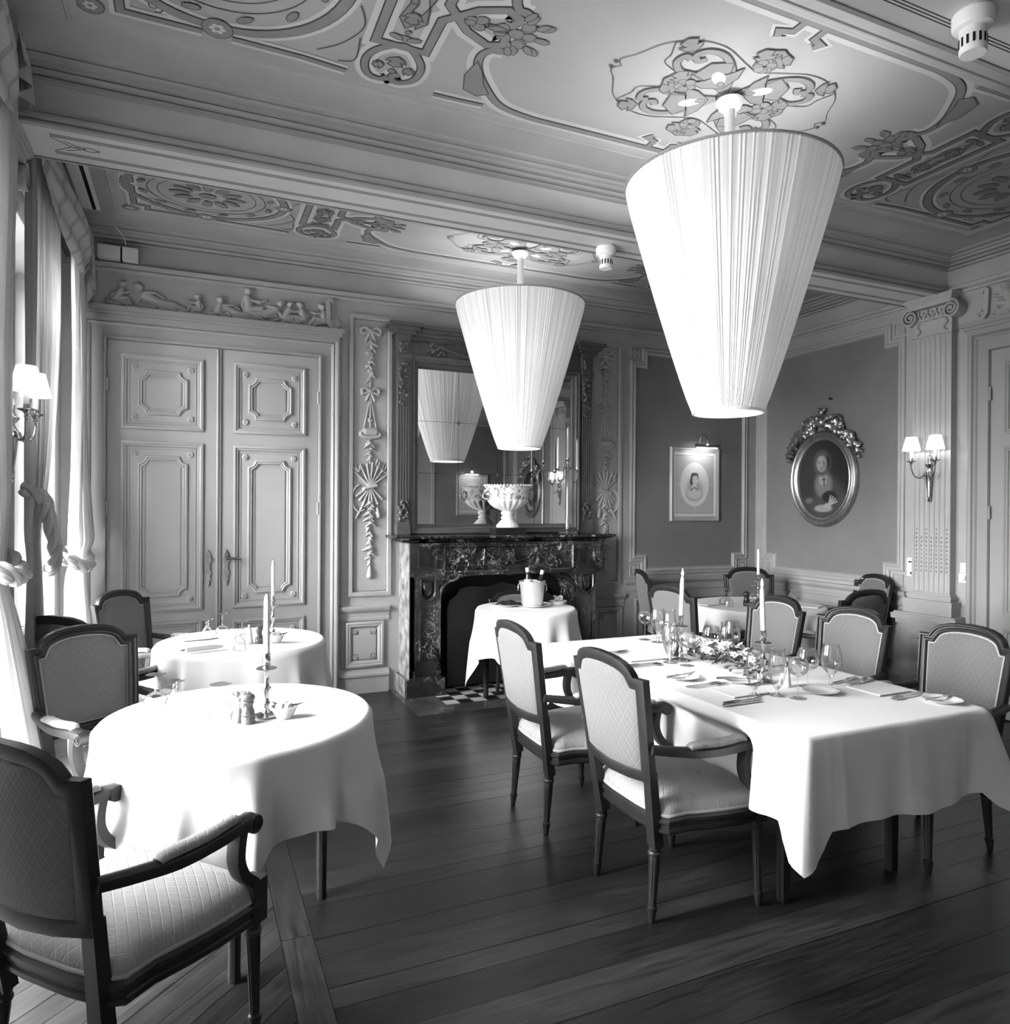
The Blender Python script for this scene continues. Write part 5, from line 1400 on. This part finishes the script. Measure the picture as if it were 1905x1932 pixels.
# ------------------------------------------------------------------ tables and cloths
def table_leg(x, y, r=.026, zt=.70):
    mb = MB().lathe([(r*.8, 0), (r*.85, .02), (r*.8, .03), (r, zt)], 16, (x, y, 0), mod=lambda a, z: 1-.08*max(0, cos(6*a)))
    return mb
def round_table(x, y, r, label, legs, clabel, half, corner, seed, nf=15, zt=.752, group='round tables under white cloths'):
    t = thing('round_table', (x, y, 0), 0, label, 'table', group)
    MB().lathe([(0, zt-.03), (r-.01, zt-.03), (r-.004, zt-.02), (r-.004, zt-.004), (r-.012, zt), (0, zt)], 48).build('table_top', 'wood', t)
    for lx, ly in legs: table_leg(lx-x, ly-y, zt=zt-.03).build('leg', 'wood', t)
    # square cloth over a round top
    R = random.Random(seed); n = 216; mb = MB(); p1, p2 = R.uniform(0, 6), R.uniform(0, 6); rows = 22
    zc = zt+.006
    mb.v.append((0, 0, zc))
    for k in (.3, .6, .85, .97):
        for i in range(n): a = 2*pi*i/n; mb.v.append((r*k*cos(a), r*k*sin(a), zc+.0004*sin(3*a+k*9)))
    for j in range(rows+1):
        s_ = j/rows
        for i in range(n):
            a = 2*pi*i/n; b = (a-corner) % (pi/2); cd = abs(b-pi/4)            # corner of the cloth where b = 0
            reach = half/max(abs(cos(b-pi/4+pi/4) if False else cos(min(b, pi/2-b)-pi/4+0)), .1) if False else half/cos(pi/4-min(b, pi/2-b))
            drop = (reach-r)*.985
            d = drop*s_
            e = min(1, d/.28); cor = exp(-(min(b, pi/2-b)/.26)**2)
            wv = sin(nf*a+p1+.9*sin(2*a+p2))+.35*sin(nf*1.7*a+p2)
            wq = wv if wv < 0 else wv*1.25
            rr = r+.004+.008*min(1, d/.02)+e*(.030*wq*(.35+.65*s_)*(1-.4*cor)+.045*cor*s_)+.030*e*s_-.020*s_*s_
            if d < .012: rr = r-.003+.010*sin(min(1, d/.012)*pi/2)
            da = .05*e*cos(nf*a+p1)*.8
            z = zc-max(0, d-.003*(1-cos(min(1, d/.03)*pi/2)))
            mb.v.append((rr*cos(a+da*.3), rr*sin(a+da*.3), max(z, .03)))
    mb.f = [(0, 1+i, 1+(i+1) % n) for i in range(n)]
    for j in range(4+rows): mb.f += [(1+j*n+i, 1+(j+1)*n+i, 1+(j+1)*n+(i+1) % n, 1+j*n+(i+1) % n) for i in range(n)]
    o = mb.build('tablecloth', 'cloth', None, ang=180, recalc=False); o.location = (x, y, 0)
    tag(o, clabel, 'tablecloth', 'white cloths on the round tables')
    return zc
ZT = .760
T1 = (.18, 2.93, .49); T2 = (.29, 4.55, .475); T3 = (2.50, 5.24, .40); T4 = (4.42, 4.70, .54)
def legs4(T, a, k): return [(T[0]+T[2]*k*cos(radians(a+90*i)), T[1]+T[2]*k*sin(radians(a+90*i))) for i in range(4)]
round_table(*T1, 'round table on dark legs nearest the camera at left', [(.486, 2.90), (.14, 2.50), (-.13, 2.95), (.20, 3.32)], 'brightly lit white cloth on the nearer round table', .79, radians(-20), 2)
round_table(*T2, 'round table on dark legs before the double door', legs4(T2, 20, .75), 'white cloth on the round table before the double door', .80, radians(10), 5)
round_table(*T3, 'small round serving table in front of the fireplace', [(2.25, 5.48), (2.25, 4.99), (2.75, 4.99), (2.75, 5.48)], 'white cloth with pointed hanging corners on the serving table', .765, radians(-112), 7, nf=11)
round_table(*T4, 'round table in the far right corner', legs4(T4, 45, .7), 'white cloth on the round table in the corner', .82, radians(-20), 9)
lt = thing('long_table', (2.455, 2.82, 0), 0, 'long dining table with dark legs set for several guests', 'table')
MB().box(-.49, .49, -.955, .955, .722, .752).build('table_top', 'wood', lt, ang=0)
for lx, ly in ((2.165, 2.15), (2.785, 2.155), (2.165, 3.49), (2.785, 3.49)):
    MB().sweep([(lx-2.455, ly-2.82, 0), (lx-2.455, ly-2.82, .03), (lx-2.455, ly-2.82, .722)], [(-.019, -.019), (0, -.016), (.019, -.019), (.016, 0), (.019, .019), (0, .016), (-.019, .019), (-.016, 0)], side=(1, 0, 0), scale=[.9, .95, 1.15]).build('leg', 'wood', lt)
def long_cloth():
    hx, hy, d0, zc = .497, .965, .335, .759
    per = []; rc = .03
    for sx, sy, a0 in ((1, -1, -90), (1, 1, 0), (-1, 1, 90), (-1, -1, 180)):
        for k in range(7):
            a = radians(a0+15*k); per.append((sx*(hx-rc)+rc*cos(a), sy*(hy-rc)+rc*sin(a), cos(a), sin(a)))
    out = []
    for i in range(len(per)):                                   # subdivide the straight sides
        p, q = per[i], per[(i+1) % len(per)]; L = hypot(q[0]-p[0], q[1]-p[1]); m_ = max(1, int(L/.010)) if L > .1 else 1
        for k in range(m_): t = k/m_; out.append(tuple(p[c]+(q[c]-p[c])*t for c in range(4)))
    per = out; n = len(per); mb = MB(); rows = 20
    mb.v.append((0, 0, zc))
    for k in (.5, .9, .985): mb.v += [(x*k, y*k, zc) for x, y, a, b in per]
    for j in range(rows+1):
        s_ = j/rows
        for x, y, a, b in per:
            dx, dy = hx-abs(x), hy-abs(y); dist = max(dx, dy); l_ = hypot(a, b) or 1; a, b = a/l_, b/l_
            al = y if dx < dy else x
            cor = (.42+.58*(1-dist/.07)) if dist < .07 else max(0, .42*(.10-dist)/.03); near = exp(-(dist/.24)**2)
            d = (d0+.115*cor-.012*near+.006*sin(al*9))*s_
            o = .004+.014*min(1, d/.04)+s_*(.012*sin(al*13+2*x)+.008*sin(al*31)+.028)
            cr_ = max(exp(-abs(al-c_)/.010) for c_ in (-.80, -.40, -.335, 0, .335, .40, .80)); o += .005*cr_*min(1, d/.05)
            if abs(a) > .7:
                q_ = min(max((s_-.12)/.28, 0), 1); q_ = q_*q_*(3-2*q_); yw = y+2.82
                cs_ = (2.433, 3.226) if x < 0 else (2.314, 2.958, 3.549)
                o -= (.125 if x < 0 else .05)*q_*max(1/(1+exp((abs(yw-c_)-.315)/.018)) for c_ in cs_)
            ox, oy = a*o, b*o
            ux, uy = (1 if x > 0 else -1)*.7071, (1 if y > 0 else -1)*.7071
            f = s_*.105*exp(-(dist/.075)**1.6); pinch = -s_*.030*near*(1-cor)
            if d < .02: o = .002
            mb.v.append((x+ox+ux*f+a*pinch, y+oy+uy*f+b*pinch, zc-max(0, d-.006*min(1, d/.02))))
    mb.f = [(0, 1+i, 1+(i+1) % n) for i in range(n)]
    for j in range(3+rows): mb.f += [(1+j*n+i, 1+(j+1)*n+i, 1+(j+1)*n+(i+1) % n, 1+j*n+(i+1) % n) for i in range(n)]
    o = mb.build('tablecloth', 'cloth', None, ang=180, recalc=False); o.location = (2.455, 2.82, 0)
    tag(o, 'long white cloth with creases and hanging corners on the long table', 'tablecloth')
long_cloth()

# ------------------------------------------------------------------ things on the tables
def candlestick(x, y, z, h, label, lit, lean=(0, 0), sc=1.0):
    t = thing('candlestick', (x, y, z), 0, label, 'candlestick', 'silver candlesticks with tall white candles')
    k = sc
    MB().lathe([(0, 0), (.046*k, 0), (.048*k, .005), (.040*k, .010), (.018*k, .016), (.011, .026), (.010, .04), (.015, .05), (.010, .06), (.009, .075), (.013, .098), (.019, .107), (.012, .114), (.009, .125), (.008, .165), (.013, .173), (.036*k, .178), (.039*k, .182), (.036*k, .184), (.014, .184), (.011, .19), (.016, .197), (.011, .203), (.014, .21), (.014, .24), (.011, .24), (.011, .215), (0, .215)], 24).build('stick', 'silver', t)
    c = MB().lathe([(.0115, .205), (.0110, h-.05), (.008, h-.022), (.004, h-.012), (0, h-.011)], 16)
    c.v = [(a+lean[0]*(cz-.2), b+lean[1]*(cz-.2), cz) for a, b, cz in c.v]; cd_ = c.build('candle', 'wax', t)
    wk = MB().tube([(lean[0]*(h-.22), lean[1]*(h-.22), h-.014), (lean[0]*(h-.2), lean[1]*(h-.2), h)], .0012, 5); wk.build('wick', 'black', cd_)
    if lit:
        f = MB().lathe([(0, h-.012), (.0045, h-.006), (.0062, h+.003), (.004, h+.014), (.0012, h+.026), (0, h+.030)], 12, (lean[0]*(h-.2), lean[1]*(h-.2), 0), caps=False); f.build('flame', 'flame', cd_)
        point_light('flame_light', (lean[0]*(h-.2), lean[1]*(h-.2), h+.02), .5, .012, t)
    return t
candlestick(2.43, 2.545, ZT, .450, 'candlestick with burning candle at the near end of the flower garland', True, (-.035, .01))
candlestick(2.37, 3.075, ZT, .455, 'candlestick with burning candle at the far end of the flower garland', True, (.05, .02))
candlestick(.27, 2.855, ZT, .475, 'candlestick with unlit candle on the nearer round table', False)
candlestick(.482, 4.70, ZT, .475, 'candlestick with unlit candle on the table before the double door', False)
candlestick(4.52, 4.80, ZT, .475, 'candlestick with unlit candle on the corner table', False)

GL = {}
def glass(kind, x, y, z, label, group, flip=False, rz=0):
    key = (kind, flip)
    prof = {'wine': [(.034, 0), (.034, .0015), (.006, .005), (.0035, .012), (.0035, .085), (.008, .092), (.030, .105), (.041, .128), (.0405, .155), (.034, .168)],
            'brandy': [(.036, 0), (.036, .0015), (.007, .005), (.004, .012), (.004, .068), (.010, .075), (.038, .088), (.050, .112), (.048, .140), (.038, .170)],
            'beer': [(.036, 0), (.036, .0015), (.012, .010), (.006, .022), (.010, .030), (.020, .045), (.034, .080), (.039, .110), (.036, .150), (.030, .178), (.031, .200)],
            'goblet': [(.036, 0), (.036, .0015), (.010, .006), (.007, .02), (.011, .026), (.007, .034), (.009, .05), (.016, .07), (.040, .10), (.045, .125), (.042, .16), (.034, .198)],
            'short': [(.035, 0), (.035, .0015), (.010, .006), (.007, .016), (.012, .022), (.007, .030), (.010, .038), (.026, .06), (.034, .085), (.037, .118)],
            'stem': [(.036, 0), (.036, .0015), (.006, .005), (.0035, .012), (.0035, .062), (.010, .070), (.036, .084), (.044, .100), (.043, .115), (.038, .126)]}[kind]
    pr = smooth(prof, 2)
    cat, nm = 'glass', {'wine': 'wine_glass', 'brandy': 'balloon_glass', 'beer': 'beer_glass', 'goblet': 'water_goblet', 'short': 'short_glass', 'stem': 'stem_glass'}[kind]
    if key not in GL:
        t = thing(nm, (x, y, z), rz)
        top = prof[-1][1]
        cutz = {'wine': .088, 'brandy': .072, 'beer': .04, 'goblet': .06, 'short': .036, 'stem': .067}[kind]
        f = (lambda q: [(r, top-zz) for r, zz in q]) if flip else (lambda q: q)
        MB().lathe(f([q for q in pr if q[1] <= cutz+.012]), 28, caps=False).build('stem_and_foot', 'glass', t, ang=60)
        bw = [q for q in pr if q[1] >= cutz]
        MB().lathe(f(bw), 28, caps=False).build('bowl', 'glass', t, ang=60)
        r_ = prof[-1][0]; MB().lathe([(r_-.0008, f([(0, top)])[0][1]), (r_+.0008, f([(0, top)])[0][1]), (r_, f([(0, top)])[0][1]+(.0012 if not flip else .0012)), (r_-.0008, f([(0, top)])[0][1])], 28, caps=False).build('lip', 'china' if False else 'glass', t)
        GL[key] = t
    else: t = dup(GL[key], (x, y, z), rz)
    return tag(t, label, cat, group)
G1 = 'stemmed glasses on the long table'
for a in (('beer', 2.308, 2.335, 'tall beer glass right of the near candlestick on the long table'),
          ('beer', 2.215, 2.37, 'second tall beer glass standing just in front of the first one'),
          ('wine', 2.357, 2.267, 'thin stemmed wine glass, nearest of the right hand glasses'),
          ('brandy', 2.555, 2.403, 'wide balloon glass in front of the middle far side armchair'),
          ('goblet', 2.612, 2.325, 'tall water goblet rightmost on the long table'),
          ('wine', 2.553, 3.663, 'wine glass leftmost on the long table, before a dark chair'),
          ('goblet', 2.575, 3.56, 'water goblet next to the leftmost wine glass'),
          ('beer', 2.61, 3.49, 'tall beer glass overlapping the left water goblet'),
          ('beer', 2.29, 3.055, 'tall beer glass left of the flower garland'),
          ('wine', 2.325, 2.965, 'thin wine glass in front of the flower garland, left end'),
          ('goblet', 2.335, 3.12, 'water goblet beside the far candlestick'),
          ('brandy', 2.56, 3.06, 'balloon glass behind the middle of the flower garland'),
          ('beer', 2.60, 2.985, 'tall beer glass behind the flower garland'),
          ('goblet', 2.655, 3.01, 'water goblet behind the flower garland, right of the beer glass')):
    glass(a[0], a[1], a[2], ZT, a[3], G1)
G2 = 'upturned glasses on the nearer round table'
for a in (('stem', -.122, 3.17, 'upturned stem glass farthest left on the nearer round table'), ('short', -.05, 3.055, 'upturned short glass second from left on the nearer round table'),
          ('stem', .109, 2.90, 'upturned stem glass left of the pepper mill on the nearer round table'), ('short', .172, 2.765, 'upturned short glass in front of the pepper mill')):
    glass(a[0], a[1], a[2], ZT+.001, a[3], G2, True)
G3 = 'upturned glasses before the double door'
for a in (('short', .10, 4.655, 'upturned short glass leftmost on the table before the door'), ('stem', .19, 4.815, 'upturned stem glass tallest looking, before the meeting line of the doors'),
          ('stem', .285, 4.46, 'upturned stem glass right of the other two, before the door'), ('short', .258, 4.25, 'upturned short glass nearest, on the table before the door')):
    glass(a[0], a[1], a[2], ZT+.001, a[3], G3, True)
G4 = 'upturned glasses on the corner table'
for a in (('stem', 4.15, 4.80, 'upturned stem glass at the left of the corner table, rear'), ('short', 4.07, 4.655, 'upturned short glass at the left of the corner table, front'),
          ('stem', 4.60, 4.95, 'upturned stem glass beside the candlestick on the corner table'), ('stem', 4.90, 4.77, 'upturned stem glass at the right of the corner table, rear'), ('short', 4.80, 4.70, 'upturned short glass at the right of the corner table, front')):
    glass(a[0], a[1], a[2], ZT+.001, a[3], G4, True)
def mill(x, y, label, mt, h=.115):
    t = thing('pepper_mill', (x, y, ZT), 0, label, 'pepper mill', 'pepper mills on the tables'); k = h/.115
    MB().lathe([(0, 0), (.024, 0), (.025, .004), (.025, .022), (.023, .025), (.025, .028), (.025, .034), (.022, .038), (.024, .042), (.018, .058), (.017, .066), (.021, .078), (.020, .081), (0, .081)], 24).build('body', mt, t)
    MB().lathe([(.018, .081), (.024, .086), (.025, .094), (.021, .103), (.012, .109), (0, .111)], 24).build('head', mt, t)
    MB().lathe([(.002, .109), (.005, .112), (.005, .117), (0, .119)], 10).build('top_nut', 'silver', t)
    for c in kids(t): c.scale = (k, k, k)
    return t
mill(.20, 2.788, 'turned wooden pepper mill on the nearer round table', 'mill')
mill(.375, 4.415, 'turned wooden pepper mill on the table before the door', 'mill', .105)
mill(4.25, 4.645, 'black pepper mill on the corner table', 'mill_dark', .125)
mill(2.425, 3.19, 'dark pepper mill half hidden behind glasses at the far candlestick', 'mill_dark')
def shaker(x, y, label):
    t = thing('salt_shaker', (x, y, ZT), 0, label, 'salt shaker', 'salt shakers on the tables')
    MB().lathe([(0, 0), (.019, 0), (.020, .004), (.014, .05), (.011, .085), (.009, .09)], 20, caps=False).build('body', 'china', t)
    MB().lathe([(.010, .088), (.011, .094), (.009, .104), (.004, .110), (0, .111)], 16).build('cap', 'silver', t)
shaker(.165, 2.82, 'white salt shaker beside the pepper mill on the nearer round table'); shaker(.325, 4.435, 'white salt shaker beside the pepper mill before the door'); shaker(2.468, 2.44, 'pale salt shaker behind the beer glass on the long table')
def herb_bowl(x, y, label):
    t = thing('herb_bowl', (x, y, ZT), 0, label, 'bowl', 'small bowls with a leaf')
    MB().lathe([(0, 0), (.026, 0), (.030, .004), (.044, .030), (.050, .046), (.047, .046), (.040, .03), (.026, .010), (0, .008)], 28).build('bowl', 'china', t)
    b = MB()
    for i in range(5): b.ball((.018*cos(i*1.3), .018*sin(i*1.3), .040+.004*(i % 2)), .017, 8)
    b.build('filling', 'bread', t)
    for a, L in ((-.35, .075), (2.6, .045)):
        c, s_ = cos(a), sin(a); pr = [(0, 0, .046), (.4, .16, .052), (1, 0, .062), (.4, -.16, .052), (.45, 0, .045)]
        MB().add([(.012*c+L*(u*c-v*s_), .012*s_+L*(u*s_+v*c), z) for u, v, z in pr], [(0, 4, 1), (1, 4, 2), (2, 4, 3), (3, 4, 0)]).build('leaf', 'leaf', t, ang=0)
herb_bowl(.330, 2.805, 'small white bowl with a dark leaf on the nearer round table'); herb_bowl(.470, 4.415, 'small white bowl with a dark leaf on the table before the door')

# garland of flowers
ga = thing('flower_garland', (2.495, 2.90, ZT), 0, 'low garland of pale flowers and dark leaves between the candlesticks', 'flowers')
R = random.Random(6)
fl = MB()
for i in range(7):
    a = 2*pi*i/7; c, s_ = cos(a), sin(a)
    fl.add([(0, 0, 0), (.012*c+.007*s_, .012*s_-.007*c, .006), (.024*c, .024*s_, .004), (.012*c-.007*s_, .012*s_+.007*c, .006)], [(0, 1, 2, 3)])
fl.ball((0, 0, .003), .0055, 6)
f0 = fl.build('flower', 'petal', ga, ang=60)
f1 = bpy.data.objects.new('flower', f0.data.copy()); f1.data.materials[0] = M_['petal2']; COL.objects.link(f1); f1.parent = ga
lf = MB().add([(0, 0, 0), (.018, .012, .006), (.045, .010, .004), (.060, 0, -.004), (.045, -.010, .004), (.018, -.012, .006), (.03, 0, -.002)], [(0, 6, 1), (1, 6, 2), (2, 6, 3), (3, 6, 4), (4, 6, 5), (5, 6, 0)])
l0 = lf.build('leaf', 'leaf', ga, ang=60)
def scat(src, n, zr, spread, s0, s1, tilt):
    for i in range(n):
        o = src if i == 0 else src.copy()
        if i: COL.objects.link(o)
        t = R.uniform(-1, 1)
        o.location = (R.gauss(0, spread)*(1-.3*abs(t)), t*.265, R.uniform(*zr)*(1-.35*t*t)); o.rotation_euler = (R.uniform(-tilt, tilt), R.uniform(-tilt, tilt), R.uniform(0, 6.28))
        k = R.uniform(s0, s1); o.scale = (k, k, k)
scat(f0, 70, (.055, .115), .036, .95, 1.5, .8); scat(f1, 34, (.05, .11), .040, .6, 1.0, .9); scat(l0, 110, (.010, .090), .048, .7, 1.3, .6)

# cutlery, plates and napkins
def pc(nm, cat, x, y, rz, label, group, build, mt):
    t = build(nm, mt); t.location = (x, y, ZT+.0015); t.rotation_euler = (0, 0, radians(rz)); return tag(t, label, cat, group)
SRC = {}
def cut_src(nm, mt):
    if nm in SRC: 
        return dup(SRC[nm], (0, 0, 0))
    t = thing(nm)
    if nm == 'knife':
        MB().sweep([(-.105, 0, .004), (-.09, 0, .005), (-.02, 0, .005), (-.005, 0, .004)], [(-.0035, -.006), (.0035, -.006), (.0035, .006), (-.0035, .006)], side=(0, 0, 1), scale=[.9, 1.1, 1, .8]).build('handle', 'steel', t)
        MB().prism([(-.005, -.004), (.02, -.008), (.08, -.009), (.105, -.002), (.108, .004), (-.005, .005)], .003, .005, ID).build('blade', 'steel', t, ang=0)
    elif nm == 'fork':
        MB().prism([(-.10, -.006), (-.10, .006), (-.02, .0035), (.03, .003), (.045, .011), (.055, .011), (.055, -.011), (.045, -.011), (.03, -.003), (-.02, -.0035)], .002, .005, ID).build('handle', 'steel', t, ang=0)
        for k in range(4): MB().box(.054, .10, -.0105+k*.006, -.0075+k*.006, .003, .0055).build('tine', 'steel', t, ang=0)
    elif nm == 'spoon':
        MB().prism([(-.10, -.006), (-.10, .006), (-.02, .0035), (.05, .003), (.05, -.003), (-.02, -.0035)], .002, .005, ID).build('handle', 'steel', t, ang=0)
        b = MB().ball((.074, 0, .005), .019, 12, (1.35, 1, .25)); b.v = [(a+(.074-.074*1.35 if False else 0), c, d) for a, c, d in b.v]; b.build('bowl', 'steel', t)
        kids(t)[-1].location = (0, 0, 0)
    elif nm == 'bread_plate':
        MB().lathe([(0, .002), (.046, .002), (.050, .004), (.074, .012), (.076, .0135), (.073, .0135), (.050, .007), (.046, .005), (0, .005)], 40).build('plate', 'china', t)
    elif nm == 'napkin':
        for k in range(3):
            MB().prism([(-.10+.002*k, -.085), (.10, -.085+.002*k), (.10-.002*k, .085), (-.10, .085-.001*k)], 0.0003+.0016*k, .0016+.0016*k, ID).build('fold', 'napkin', t, ang=0)
    elif nm == 'rolled_napkin':
        MB().tube([(-.10, 0, .014), (-.05, .002, .016), (.05, 0, .015), (.10, .001, .012)], [.012, .015, .014, .007], 12).build('roll', 'napkin', t)
    SRC[nm] = t
    return t
def put(nm, cat, x, y, rz, label, group, dz=0.0):
    o = pc(nm, cat, x, y, rz, label, group, cut_src, None); o.location.z += dz; return o
put('napkin', 'napkin', 2.20, 2.45, 0, 'folded white napkin at the near left place of the long table', 'napkins on the long table')
put('napkin', 'napkin', 2.20, 3.22, 0, 'folded white napkin at the far left place of the long table', 'napkins on the long table')
put('napkin', 'napkin', 2.80, 3.45, 0, 'folded white napkin at the far right place, beside a balloon glass', 'napkins on the long table')
put('napkin', 'napkin', 2.80, 2.86, 0, 'folded white napkin before the middle armchair on the far side', 'napkins on the long table')
put('napkin', 'napkin', 2.80, 2.235, 0, 'folded white napkin nearest the right edge of the long table', 'napkins on the long table')
KN = 'cutlery on the long table'
for nm, x, y, r, lab in (('knife', 2.10, 2.315, 3, 'table knife in the near left pair'), ('knife', 2.075, 2.285, 2, 'second knife of the near left pair, closer to the edge'),
    ('knife', 2.11, 3.06, 2, 'table knife beside the far left place'), ('spoon', 2.12, 3.03, 2, 'spoon beside the knife of the far left place'),
    ('knife', 2.76, 3.06, 186, 'knife beside the napkin of the middle far place'), ('knife', 2.75, 3.03, 184, 'second knife of the middle far place'),
    ('knife', 2.80, 2.41, 192, 'knife in the right hand group on the long table'), ('spoon', 2.85, 2.38, 12, 'spoon in the right hand group on the long table'), ('knife', 2.84, 2.355, 194, 'second knife in the right hand group'),
    ('fork', 2.13, 2.60, 4, 'fork left of the near left napkin'), ('fork', 2.15, 2.575, 2, 'second fork left of the near left napkin'), ('fork', 2.12, 3.36, 2, 'fork left of the far left napkin'), ('fork', 2.15, 3.39, 2, 'second fork beside the far left napkin'),
    ('fork', 2.83, 2.12, 186, 'fork beside the rightmost bread plate'), ('fork', 2.80, 2.095, 184, 'second fork beside the rightmost bread plate')):
    put(nm, 'cutlery', x, y, r, lab, KN)
BP = 'bread plates on the long table'
for x, y, lab, r in ((2.12, 2.735, 'bread plate with a knife left of the forks', 15), (2.325, 2.575, 'bread plate with a knife near the candlestick', -25), (2.517, 2.297, 'empty bread plate in front of the water goblet', None), (2.87, 1.99, 'bread plate with a knife at the right edge of the long table', 186)):
    put('bread_plate', 'plate', x, y, 0, lab, BP)
    if r is not None: put('knife', 'cutlery', x+.0, y+.01, r, 'butter knife lying across the '+lab.split(' with')[0]+(' at the right edge' if x > 2.8 else ' near the candlestick' if x > 2.2 else ' beside the forks'), KN, .0125)
put('napkin', 'napkin', .045, 4.72, 15, 'flat folded napkin beside the short glass before the door', 'napkins on the table before the door')
put('napkin', 'napkin', -.0, 4.46, 30, 'flat folded napkin at the left rim of the table before the door', 'napkins on the table before the door')
put('rolled_napkin', 'napkin', .08, 4.285, 18, 'rolled white napkin at the front of the table before the door', 'napkins on the table before the door')
put('napkin', 'napkin', 4.02, 4.85, 10, 'folded napkin at the left end of the corner table', 'napkins on the corner table')
put('napkin', 'napkin', 4.72, 4.42, 30, 'folded napkin at the front right of the corner table', 'napkins on the corner table')

# serving table: wine cooler, bottles, plates
def big_plate(x, y, r, label, dz=0):
    t = thing('plate', (x, y, ZT+.001+dz), 0, label, 'plate', 'white plates on the serving table')
    MB().lathe([(0, .001), (r*.62, .001), (r*.66, .004), (r*.98, .014), (r, .016), (r*.96, .016), (r*.66, .007), (0, .005)], 40).build('plate_body', 'china', t); return t
big_plate(2.565, 5.262, .135, 'white plate under the champagne bucket'); big_plate(2.375, 5.37, .115, 'white plate under the dark folded napkin')
big_plate(2.83, 5.31, .078, 'lower white saucer in the stack at the right of the serving table'); big_plate(2.83, 5.31, .076, 'upper white saucer in the stack at the right of the serving table', .013)
dn = MB()
for j in range(9):
    for i in range(15):
        u, v = i/14-.5, j/8-.5; dn.v.append((u*.20+v*.04, v*.12, .020+.030*(1-abs(v)*2)*(1-abs(u)*1.4)+.004*sin(u*16)))
dn.f = [(j*15+i, j*15+i+1, (j+1)*15+i+1, (j+1)*15+i) for j in range(8) for i in range(14)]
o = dn.build('dark_napkin', 'dark_cloth', None, ang=180); o.location = (2.40, 5.355, ZT+.002); o.rotation_euler = (0, 0, radians(-20))
tag(o, 'black folded napkin on the plate at the left of the serving table', 'napkin')
hb = thing('herb_bunch', (2.83, 5.31, ZT+.033), 0, 'small pale heap on the saucers at the right of the serving table', 'garnish')
b = MB()
for i in range(16): b.ball((R.uniform(-.03, .03), R.uniform(-.025, .025), R.uniform(.0, .035)), R.uniform(.008, .014), 7)
b.build('heap', 'petal2', hb); 
cbk = thing('champagne_bucket', (2.565, 5.262, ZT+.008), 0, 'white metal champagne bucket with ring handles on the serving table', 'bucket')
MB().lathe([(0, .0), (.078, .0), (.082, .004), (.086, .02), (.103, .185), (.109, .195), (.110, .202), (.104, .203), (.099, .185), (.080, .02), (0, .012)], 40).build('bucket_body', 'bucket', cbk)
for s in (-1, 1):
    rg = MB(); rg.tube([(s*.106+s*.012*(1-cos(a))*0+s*.010, .024*sin(a), .150+.028*cos(a)) for a in [2*pi*i/16 for i in range(17)]], .0042, 7, caps=False); rg.ball((s*.103, 0, .178), .010, 8)
    o = rg.build('ring_handle', 'silver', cbk); o.rotation_euler = (0, 0, radians(-24))
def bottle(x, y, z, tx, ty, label):
    t = thing('wine_bottle', (x, y, z), 0, label, 'bottle', 'bottles in the champagne bucket'); t.rotation_euler = (tx, ty, 0)
    MB().lathe([(0, 0), (.036, .001), (.038, .01), (.038, .165), (.032, .19), (.018, .225), (.014, .25), (.014, .27)], 24, caps=False).build('glass_body', 'bottle', t)
    MB().lathe([(.0385, .12), (.0388, .165), (.033, .188), (.029, .20)], 24, caps=False).build('body_label', 'label', t)
    MB().lathe([(.0145, .258), (.015, .262), (.0155, .292), (.0, .293)], 16, caps=False).build('foil_cap', 'china', t)
bottle(2.548, 5.262, ZT+.030, radians(2), radians(-7), 'dark bottle leaning left in the champagne bucket, taller one')
bottle(2.580, 5.258, ZT+.012, radians(2), radians(14), 'dark bottle leaning right in the champagne bucket, lower one')
